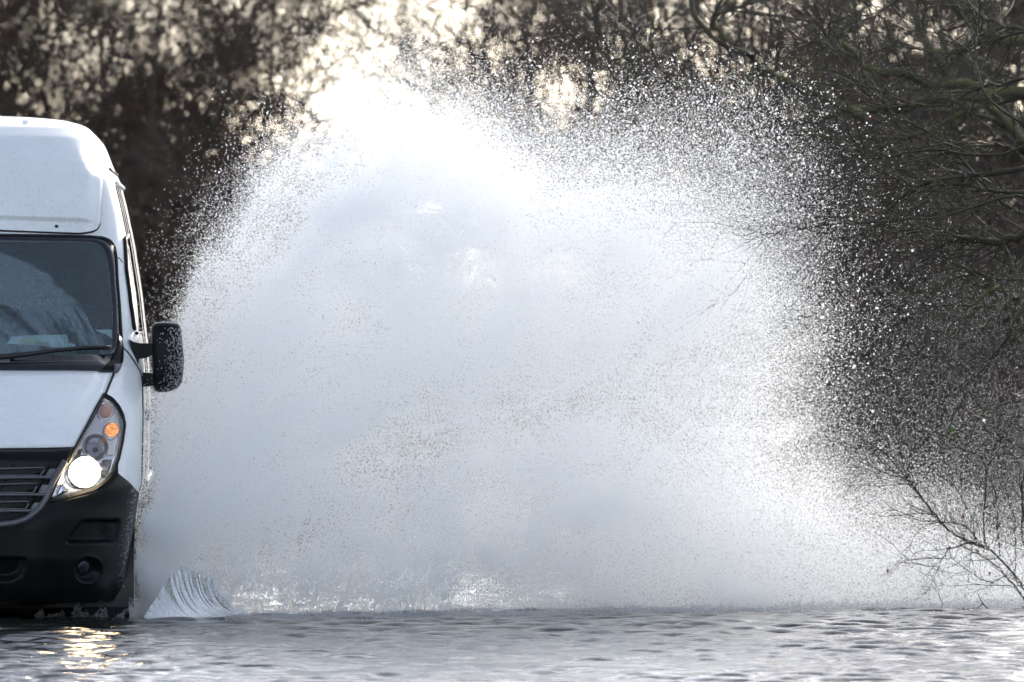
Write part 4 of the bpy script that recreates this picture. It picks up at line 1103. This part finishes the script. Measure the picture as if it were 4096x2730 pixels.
# cover of the plume across the road, in steps of 0.195 m: how much of what is behind it the water hides
PLUME = {
 0: {8: .1, 9: .25, 10: .3, 11: .15},
 1: {6: .05, 7: .4, 8: .8, 9: 1.2, 10: 1.2, 11: .7, 12: .3, 13: .15, 15: .1, 17: .1},
 2: {6: .15, 7: .9, 8: 2.6, 9: 4.2, 10: 4.2, 11: 3, 12: 1.2, 13: .8, 14: .5, 15: .5, 16: .6, 17: .5, 18: .4, 19: .25, 20: .1},
 3: {5: .2, 6: 1.2, 7: 3.4, 8: 5.8, 9: 7.2, 10: 7.2, 11: 6.2, 12: 4.2, 13: 2.6, 14: 2.2, 15: 2.2, 16: 2.6, 17: 2.2, 18: 2, 19: 1.5, 20: .8, 21: .35, 22: .1},
 4: {4.4: .1, 5: .9, 6: 4.6, 7: 7.6, 8: 8.7, 9: 9.2, 10: 9.2, 11: 8.8, 12: 8, 13: 6.6, 14: 5.6, 15: 5.6, 16: 5.6, 17: 4.6, 18: 4, 19: 3.4, 20: 2, 21: 1, 22: .3},
 5: {4: .15, 5: 2.4, 6: 7.2, 7: 9.2, 8: 9.5, 9: 9.6, 10: 9.6, 11: 9.6, 12: 9.5, 13: 9.2, 14: 9, 15: 9, 16: 8.7, 17: 8, 18: 6.8, 19: 5, 20: 3.4, 21: 2, 22: .8, 23: .2},
 6: {4: .5, 5: 5, 6: 9, 7: 9.6, 8: 9.8, 9: 9.8, 10: 9.8, 11: 9.8, 12: 9.8, 13: 9.7, 14: 9.7, 15: 9.6, 16: 9.5, 17: 9.2, 18: 8.6, 19: 7, 20: 5, 21: 3, 22: 1.1, 23: .3},
 7: {3.9: .3, 4.2: 2.2, 4.6: 5.5, 5: 8.6, 6: 9.7, 7: 9.8, 8: 9.8, 9: 9.8, 10: 9.8, 11: 9.8, 12: 9.8, 13: 9.8, 14: 9.8, 15: 9.7, 16: 9.7, 17: 9.6, 18: 9.3, 19: 8, 20: 6, 21: 3.4, 22: 1.1, 23: .4, 24: .1},
 8: {3.8: .6, 4.1: 2.5, 4.6: 7.5, 5: 9.2, 6: 9.8, 7: 9.8, 8: 9.8, 9: 9.8, 10: 9.8, 11: 9.8, 12: 9.7, 13: 9.7, 14: 9.7, 15: 9.7, 16: 9.7, 17: 9.6, 18: 9.4, 19: 8.6, 20: 6.6, 21: 4, 22: 1.3, 23: .5, 24: .2},
 9: {3.7: 1, 4: 4, 4.4: 8.5, 5: 9.5, 6: 9.8, 7: 9.8, 8: 9.8, 9: 9.8, 10: 9.7, 11: 9.6, 12: 9.5, 13: 9.5, 14: 9.5, 15: 9.6, 16: 9.6, 17: 9.5, 18: 9.4, 19: 8.8, 20: 7, 21: 4.2, 22: 1.4, 23: .6, 24: .2},
 10: {3.5: 4, 3.8: 8.5, 4: 9.3, 5: 9.7, 6: 9.8, 7: 9.8, 8: 9.8, 9: 9.7, 10: 9.5, 11: 9.2, 12: 9, 13: 9, 14: 9.1, 15: 9.3, 16: 9.4, 17: 9.4, 18: 9.3, 19: 8.8, 20: 7, 21: 4.6, 22: 1.7, 23: .8, 24: .4, 25: .1},
 11: {3.4: 4, 3.6: 8, 4: 9.4, 5: 9.7, 6: 9.8, 7: 9.8, 8: 9.7, 9: 9.4, 10: 9, 11: 9, 12: 9, 13: 9, 14: 9, 15: 9.2, 16: 9.3, 17: 9.3, 18: 9.2, 19: 8.8, 20: 7.3, 21: 5, 22: 2.4, 23: 1.2, 24: .6, 25: .3},
 12: {3.2: 2, 3.45: 7, 4: 9.5, 5: 9.7, 6: 9.8, 7: 9.7, 8: 9.5, 9: 9.2, 10: 9, 11: 9.1, 12: 9.2, 13: 9.2, 14: 9.2, 15: 9.3, 16: 9.4, 17: 9.4, 18: 9.3, 19: 9, 20: 8.2, 21: 6.4, 22: 3.8, 23: 2.2, 24: 1.3, 25: .9, 27: .5},
 13: {3.1: 2, 3.35: 7, 4: 9.5, 5: 9.7, 6: 9.7, 7: 9.5, 8: 9, 9: 9, 10: 9, 11: 9.2, 12: 9.3, 13: 9.3, 14: 9.4, 15: 9.5, 16: 9.5, 17: 9.5, 18: 9.4, 19: 9.3, 20: 9, 21: 8.2, 22: 6.4, 23: 4.6, 24: 3.4, 25: 2.8, 27: 2},
 14: {3.0: 3, 3.25: 7, 4: 9.2, 5: 9.3, 6: 9, 7: 8.5, 8: 8.3, 9: 8.6, 10: 9, 11: 9.2, 12: 9.4, 13: 9.5, 14: 9.5, 15: 9.6, 16: 9.6, 17: 9.6, 18: 9.5, 19: 9.4, 20: 9.3, 21: 9.1, 22: 8.7, 23: 8.2, 24: 7.6, 25: 7, 27: 6},
 15: {2.9: 2.5, 3.2: 6, 4: 7, 5: 3.5, 6: 3.5, 7: 4.5, 8: 5.5, 9: 6.5, 10: 7.5, 11: 8.2, 12: 8.6, 13: 8.8, 14: 9, 15: 9.2, 16: 9.2, 17: 9.2, 18: 9.2, 19: 9.2, 20: 9.1, 21: 9, 22: 8.8, 23: 8.6, 24: 8.5, 25: 8.3, 27: 8},
 16: {3.2: 2, 4: 2, 5: 2, 6: 2, 7: 3, 8: 4, 9: 5, 10: 6, 11: 7, 12: 7.5, 13: 8, 14: 8, 15: 8, 16: 8, 17: 8, 18: 8, 19: 8, 20: 8, 21: 8, 22: 8, 23: 8, 24: 8, 25: 8, 27: 8},
}
def plume_tau():
    cs = np.arange(0, 27.01, 0.25)
    rows = []
    for r in range(17):
        d = PLUME[r]; k = np.array(sorted(d)); v = np.array([d[q] for q in k])
        k = np.r_[k[0] - 1, k, k[-1] + 1]; v = np.r_[0, v, 0 if v[-1] < 2 else v[-1]]
        rows.append(np.interp(cs, k, v))
    g = np.clip(np.array(rows) / 10.0, 0, 0.965)
    rr = np.arange(0, 16.01, 0.25)
    fine = np.array([np.interp(rr, np.arange(17), g[:, c]) for c in range(len(cs))]).T
    return rr, cs, -np.log(1 - fine)

rr_, cs_, TAU = plume_tau()
CELL = 160.0
# the left flank leans away from the van as it climbs
for _i, _r in enumerate(rr_):
    _s = np.interp(_r, [0, 3, 5, 7, 9], [1.3, 1.2, 0.8, 0.4, 0.0]) * np.clip((13 - cs_) / 5, 0, 1)
    TAU[_i] = np.interp(cs_ - _s, cs_, TAU[_i])
# the sheet is thinner beside the van and low down, thicker where it arches over
_m = np.interp(cs_, [3, 5, 8, 11, 15, 19, 27], [.55, .50, .68, .92, 1.1, 1.15, 1.0])[None] * np.interp(rr_, [3, 6, 9, 13, 16], [1.15, 1.0, .85, .72, .72])[:, None]
TAU = TAU * np.clip(1 - 0.80 * np.clip((cs_[None] - 18.8) / 2.6, 0, 1) * np.clip((12.6 - rr_[:, None]) / 1.2, 0, 1), 0, 1)
_m = _m * (1 + 0.55 * np.clip((cs_[None] - 12) / 3, 0, 1) * np.clip((rr_[:, None] - 10.5) / 2, 0, 1))
TAU = TAU * (1 + (_m - 1) * np.clip(TAU - 0.9, 0, 1))
def sample_plume(n, power=1.0, lo=0.0, seed=1, weight=None):
    """n points (photo-plane metres at the van's depth) with density ~ TAU**power"""
    rg = np.random.default_rng(seed)
    d = np.maximum(TAU, 0) ** power
    if weight is not None: d = d * weight(rr_[:, None], cs_[None])
    p = (d / d.sum()).ravel(); k = rg.choice(p.size, n, p=p)
    r, c = np.unravel_index(k, d.shape)
    # triangular jitter = bilinear kernel
    r = rr_[r] + (rg.random(n) + rg.random(n) - 1) * 0.25; c = cs_[c] + (rg.random(n) + rg.random(n) - 1) * 0.25
    return c * CELL, r * CELL, rg
def plume_world(px, py, rg, extra=1.0, back=0.0):
    """give every drop its own distance: the sheet leaves the front wheel and trails back as it flies outwards"""
    u = np.clip((px - 540) / 3300.0, -0.1, 1.1)                # outwards from the wheel
    h = np.clip((2490 - py) / 2300.0, 0, 1.1)
    yc = 0.98 + 1.7 * u + 1.9 * np.minimum(h, 0.55)
    sg = (0.16 + 0.34 * np.clip(u, 0, 1) ** 0.7 + 0.10 * h) * extra
    # two overlapping sheets, the far one from the rear axle
    far = rg.random(len(px)) < 0.14
    y = yc + rg.normal(size=len(px)) * sg + far * (1.2 + 1.4 * rg.random(len(px))) * np.clip(u * 4, 0, 1)
    y = y + back * np.clip(u * 5, 0, 1)
    y = np.maximum(y, 0.70 + 0.2 * u + 1.55 * np.minimum(h, 0.5) - 0.25 * rg.random(len(px)))
    s = (CAM_D + y) / F_PX
    x = (px - CX) * s; z = CAM_H + (HY - py) * s
    return np.stack([x, y, z], 1)
def tau_at(px, py):
    r, c = np.clip(py / CELL * 4, 0, len(rr_) - 1.001), np.clip(px / CELL * 4, 0, len(cs_) - 1.001)
    i, j = r.astype(int), c.astype(int); fr, fc_ = r - i, c - j
    return (TAU[i, j] * (1 - fc_) + TAU[i, j + 1] * fc_) * (1 - fr) + (TAU[i + 1, j] * (1 - fc_) + TAU[i + 1, j + 1] * fc_) * fr
def clump(px, py, amp, seed):
    """keep-probability: ragged billows, stretched along the way the water is flung"""
    a = np.arctan2(py - 2600, px - 300); d = np.hypot(px - 300, py - 2600)
    b = a + 0.10 * (noise2(px / 300, py / 300, seed + 9) - 0.5)
    n = 0.40 * noise2(d / 520, b * 10, seed) + 0.28 * noise2(d / 200, b * 27, seed + 3) + 0.32 * noise2(px / 210, py / 170, seed + 5)
    return np.clip(0.5 + amp * 3.4 * (n - 0.5), 0.40, 1)
AREA = (CELL / 4 / 820.0) ** 2
def build_spray():
    """Drop counts follow from the cover wanted and the drop size."""
    need = TAU.sum() * AREA
    def cloud(name, label, seed, r0, share, amp, extra):
        n = int(need * share / (math.pi * r0 ** 2) / (0.52 if amp else 1.0))
        px, py, rg = sample_plume(n, 1.0, seed=seed)
        if amp:
            k = rg.random(n) < clump(px, py, amp, 2); px, py = px[k], py[k]
        P = plume_world(px, py, rg, extra, 0.0 if amp else 0.55); P = P[P[:, 2] > 0]
        point_spray(name, P, r0 * np.exp(rg.normal(size=len(P)) * 0.25), M_DROP, label)
    cloud('spray_plume', 'huge white plume of fine spray thrown up beside the van', 11, 0.0015, 0.45, 0.9, 1.0)
    cloud('spray_mist', 'thin even mist of the finest drops hanging in and behind the plume', 12, 0.0012, 0.34, 0.0, 1.2)
    # ropes and streaks of water still holding together, each on its own throw from the front tyre
    rg = np.random.default_rng(31); J = 3000
    vz = 1.2 + 6.2 * rg.random(J) ** 0.8; vx = np.abs(rg.normal(size=J)) * 2.7 * (0.3 + rg.random(J)) + 0.35
    per = 420; j = np.repeat(np.arange(J), per)
    t0 = rg.random(J) * 0.75; t = np.clip(t0[j] + rg.normal(size=J * per) * 0.045, 0.01, 1.4)
    x = -1.84 + vx[j] * t; z = 0.03 + vz[j] * t - 4.905 * t * t
    sp = (0.010 + 0.030 * t) * (0.5 + rg.random(J)[j])
    x = x + rg.normal(size=len(x)) * sp; z = z + rg.normal(size=len(x)) * sp
    px = CX + x * F_PX / (CAM_D + 1.3); py = HY + (CAM_H - z) * F_PX / (CAM_D + 1.3)
    ok = (z > 0) & (py > 0) & (px < 4000)
    px, py, j = px[ok], py[ok], j[ok]
    yj = rg.normal(size=J) * 0.5
    k = rg.random(len(px)) < np.clip((tau_at(px, py) - 0.25) / 1.6, 0, 1) * np.interp(px, [500, 900, 1500], [0.40, 0.6, 1.0]); px, py, j = px[k], py[k], j[k]
    u = np.clip((px - 540) / 3300.0, -0.1, 1.1); h = np.clip((2490 - py) / 2300.0, 0, 1.1)
    y = 0.98 + 1.7 * u + 1.9 * np.minimum(h, 0.55) + yj[j] * (0.16 + 0.34 * np.clip(u, 0, 1) ** .7 + .1 * h) + rg.normal(size=len(px)) * 0.04
    y = np.maximum(y, 0.72 + 0.2 * u + 1.5 * np.minimum(h, 0.5))
    s = (CAM_D + y) / F_PX
    P = np.stack([(px - CX) * s, y, CAM_H + (HY - py) * s], 1); P = P[P[:, 2] > 0]
    point_spray('spray_streaks', P, 0.0019 * np.exp(rg.normal(size=len(P)) * 0.3), M_DROP, 'streaked ropes of white water flung up and outwards from the front tyre')
    print('streak drops', len(P))
    # separate larger drops round the rim, flung further
    px, py, rg = sample_plume(13000, 0.55, seed=5, weight=lambda r, c: (np.clip((r - 0.8) / 2, 0, 1)) * np.clip(1.0 - TAU / 1.6, 0.0, 1) * np.interp(c, [3, 6, 9, 13, 19, 22, 25], [0.10, 0.22, 0.4, 0.9, 1.0, 0.35, 0.10]) * np.interp(r, [0, 7, 10, 13], [1, .9, .35, .15]))
    px += rg.normal(size=len(px)) * 25; py += rg.normal(size=len(py)) * 25
    P = plume_world(px, py, rg, 1.1); ok = P[:, 2] > 0.05
    P = P[ok]; r = np.clip(0.0019 * np.exp(rg.normal(size=len(P)) * 0.45), 0.0010, 0.0065) * np.interp(px[ok], [400, 1400, 2600, 3500], [0.75, 0.8, 1.1, 1.15])
    point_spray('flung_drops', P, r, M_DROP, 'bright separate water drops scattered round the rim of the plume')
build_spray()

# finest drift that hangs over the verge on the right
rg = np.random.default_rng(88); n = 110000
px = 3050 + 1250 * rg.random(n); py = 2440 - 620 * np.abs(rg.normal(size=n))
k = rg.random(n) < np.clip((px - 3050) / 350, 0, 1) * (0.55 + 0.45 * noise2(px / 260, py / 200, 3)); px, py = px[k], py[k]
y = 3.0 + 3.5 * rg.random(len(px)); s_ = (CAM_D + y) / F_PX
P = np.stack([(px - CX) * s_, y, CAM_H + (HY - py) * s_], 1); P = P[P[:, 2] > 0]
point_spray('drifting_mist', P, np.full(len(P), 0.0010), M_DROP, 'faint grey mist drifting over the verge at the right')

# thin curtains of water falling back between the wheel and the middle of the road
rg = np.random.default_rng(47); J, per = 900, 70
cx_ = 880 + 950 * rg.random(J); cy_ = 1950 + 480 * rg.random(J) ** 0.8; ln = 60 + 150 * rg.random(J); j = np.repeat(np.arange(J), per); q = rg.random(J * per)
sl = -0.28 - 0.25 * rg.random(J)
px = cx_[j] + sl[j] * ln[j] * (q - .5) + rg.normal(size=len(j)) * 3.0; py = cy_[j] + ln[j] * (q - .5) + rg.normal(size=len(j)) * 3.0
y = (0.95 + 1.0 * (px - 540) / 3300 + 0.35 * rg.random(J)[j]); s_ = (CAM_D + y) / F_PX
P = np.stack([(px - CX) * s_, y, CAM_H + (HY - py) * s_], 1); k = P[:, 2] > 0
point_spray('falling_curtain', P[k], (0.0009 + 0.0014 * rg.random(J)[j])[k], M_DROP, 'thin slanting curtains of water falling low in front of the plume')

# ------------------------------------------------------------------ curling sheet of water beside the tyre, splashes under the bumper
def water_sheet_mat(name):
    t = NT(name); o = t.obj()
    tl = t.n('ShaderNodeBsdfTranslucent'); gl = t.n('ShaderNodeBsdfGlossy'); gl.inputs['Roughness'].default_value = 0.08
    df = t.n('ShaderNodeBsdfDiffuse'); df.inputs[0].default_value = (0.55, 0.53, 0.46, 1)
    st = t.noise(26, 4, 0.6, t.mapping(o, (3.2, 1, 0.35)))
    c = t.ramp(st, [(0.35, (0.50, 0.47, 0.41)), (0.6, (0.78, 0.74, 0.66))]); t.l(c, tl.inputs[0])
    tr = t.n('ShaderNodeBsdfTransparent'); tr.inputs[0].default_value = (0.8, 0.82, 0.78, 1)
    fr = t.n('ShaderNodeFresnel'); fr.inputs[0].default_value = 1.33
    def mix(f, a, b):
        m = t.n('ShaderNodeMixShader')
        if isinstance(f, float): m.inputs[0].default_value = f
        else: t.l(f, m.inputs[0])
        t.l(a, m.inputs[1]); t.l(b, m.inputs[2]); return m.outputs[0]
    body = mix(0.5, tl.outputs[0], df.outputs[0])
    body = mix(t.mapr(st, 0.3, 0.6, 0.25, 0.05), body, tr.outputs[0])
    return t.done(mix(fr.outputs[0], body, gl.outputs[0]))
M_SHEET = water_sheet_mat('lifted_water')
def curl(name, label, x0, x1, y0, prof, sweep, lean, seed, rag=0.3, nu=220, nv=40):
    rg = np.random.default_rng(seed)
    u = np.linspace(0, 1, nu)[:, None]; v = np.linspace(0, 1, nv)[None]
    h = np.interp(u, *zip(*prof)) * (1 + rag * (noise2(u * 46, u * 0, seed) - 0.5) + 0.6 * rag * (noise2(u * 110, u * 0, seed + 1) - 0.5))
    X = x0 + (x1 - x0) * u + sweep * (1 - v) ** 2.4 * (0.35 + u) + lean * v ** 2
    Z = -0.01 + h * v ** 1.7
    Y = y0 + 0.25 * u + 0.30 * v ** 1.2 * (h / 0.25)
    ridge = 1.6 * (noise2(u * 13 + 0.8 * v, v * 2.1, seed + 6) - 0.5) + (noise2(u * 31 + 0.6 * v, v * 1.9, seed + 2) - 0.5) + 0.6 * (noise2(u * 85 + v, v * 3, seed + 3) - 0.5)
    Y = Y + 0.008 * ridge * (0.4 + v) * (0.3 + 1.3 * noise2(u * 7, v * 2, seed + 8))
    X = X + 0.004 * ridge
    P = np.stack([X, Y, Z], -1)
    V = np.concatenate([P.reshape(-1, 3), (P + [0, 0.012, 0]).reshape(-1, 3)])
    f = grid_faces(nu, nv); n = nu * nv
    rim = np.concatenate([[(i * nv + nv - 1, (i + 1) * nv + nv - 1, n + (i + 1) * nv + nv - 1, n + i * nv + nv - 1)] for i in range(nu - 1)])
    return tag(mesh_obj(name, V, np.concatenate([f[:, ::-1], f + n, rim]), M_SHEET), label, 'wave')
a = W(600, 2490, 0.5)[0]; b = W(1020, 2490, 0.5)[0]
curl('curling_wave', 'ribbed grey-beige curl of water rising beside the front tyre', a, b, 0.40,
     [(0, .02), (.10, .10), (.22, .20), (.34, .25), (.41, .225), (.48, .23), (.60, .20), (.70, .13), (.82, .07), (1, .01)], 0.30, -0.03, 4, 0.2)
rg = np.random.default_rng(61)
def scatter(n, px, py, y, r):
    s = (CAM_D + y) / F_PX
    return np.stack([(px - CX) * s, y, CAM_H + (HY - py) * s], 1), r
# drops in front of the mirror and the bumper corner
n = 900; q = rg.random(n) ** 0.55; px = 612 + 130 * q; py = 1310 + 270 * rg.random(n); k = rg.random(n) < np.clip((px - 640) / 60, .12, 1)
A, ra = scatter(n, px, py, 1.05 + .2 * rg.random(n), 0.0008 + .0010 * rg.random(n)); A, ra = A[k], ra[k]
n = 350; py = 1930 + 420 * rg.random(n); px = np.interp(py, [1930, 2000, 2350], [548, 545, 495]) - np.abs(rg.normal(size=n)) * 16
B, rb = scatter(n, px, py, 0.30 + .1 * rg.random(n), 0.0007 + .0008 * rg.random(n))
# splash thrown forward under the bumper
n = 9000; px = 60 + 480 * rg.random(n) ** 0.8; top = 2520 - 130 * (0.25 + 0.9 * noise2(px / 34, px * 0, 3)) * np.interp(px, [60, 250, 480], [.3, .9, 1.0]); py = 2524 - (2524 - top) * rg.random(n) ** 1.5
k = noise2(px / 26, py / 22, 7) > 0.42
C, rc = scatter(n, px, py, 0.35 + .5 * rg.random(n), 0.0010 + .0012 * rg.random(n)); C, rc = C[k & (C[:, 2] > 0)], rc[k & (C[:, 2] > 0)]
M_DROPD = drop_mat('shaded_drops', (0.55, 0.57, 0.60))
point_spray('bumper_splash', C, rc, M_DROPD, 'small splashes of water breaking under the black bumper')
point_spray('near_drops', np.vstack([A, B]), np.r_[ra, rb], M_DROP, 'fine drops in front of the black mirror and the bumper corner')
# torn foam breaking off the curl's rim
n = 9000; px = 600 + 420 * rg.random(n) ** 1.1; ht = np.interp(px, [600, 680, 760, 830, 900, 1020], [40, 150, 225, 190, 110, 20]); py = 2500 - ht * (0.75 + 0.4 * rg.random(n) + 0.12 * rg.normal(size=n))
k = noise2(px / 20, py / 26, 17) > 0.40
G, rg_ = scatter(n, px, py, 0.62 + .25 * rg.random(n), 0.0009 + .0011 * rg.random(n)); k &= G[:, 2] > 0
point_spray('curl_foam', G[k], rg_[k], M_DROP, 'torn white foam breaking off the rim of the curling wave')
# white water that hides the tyre and climbs the bumper corner
n = 60000; py = 2500 - 470 * rg.random(n) ** 0.9; ed = np.interp(py, [1880, 2100, 2300, 2400, 2500], [585, 565, 532, 512, 520]); px = ed + np.abs(rg.normal(size=n)) * np.interp(py, [1880, 2300, 2500], [60, 95, 80])
k = rg.random(n) < np.clip(0.25 + 1.5 * (noise2(px / 38, py / 70, 23) - 0.3), 0, 1)
H_, rh_ = scatter(n, px, py, 0.50 + .45 * rg.random(n), 0.0010 + .0008 * rg.random(n)); k &= H_[:, 2] > 0
point_spray('wheel_foam', H_[k], rh_[k], M_DROP, 'boiling white water along the bumper corner that hides the front tyre')
# little crowns where drops fall back along the waterline
n = 26000; px = 900 + 3300 * rg.random(n); py0 = np.interp(px, [900, 1500, 2600, 4096], [2475, 2470, 2448, 2424]); hgt = 17 * noise2(px / 22, px * 0, 12) ** 2 * (0.4 + noise2(px / 160, px * 0, 13))
py = py0 - hgt * rg.random(n) ** 1.3 * 1.8 + rg.normal(size=n) * 9
y = CAM_H * F_PX / (py0 - HY) - CAM_D + rg.normal(size=n) * 0.25
E_, re_ = scatter(n, px, py, y, 0.0010 + .0016 * rg.random(n)); k = E_[:, 2] > -0.003
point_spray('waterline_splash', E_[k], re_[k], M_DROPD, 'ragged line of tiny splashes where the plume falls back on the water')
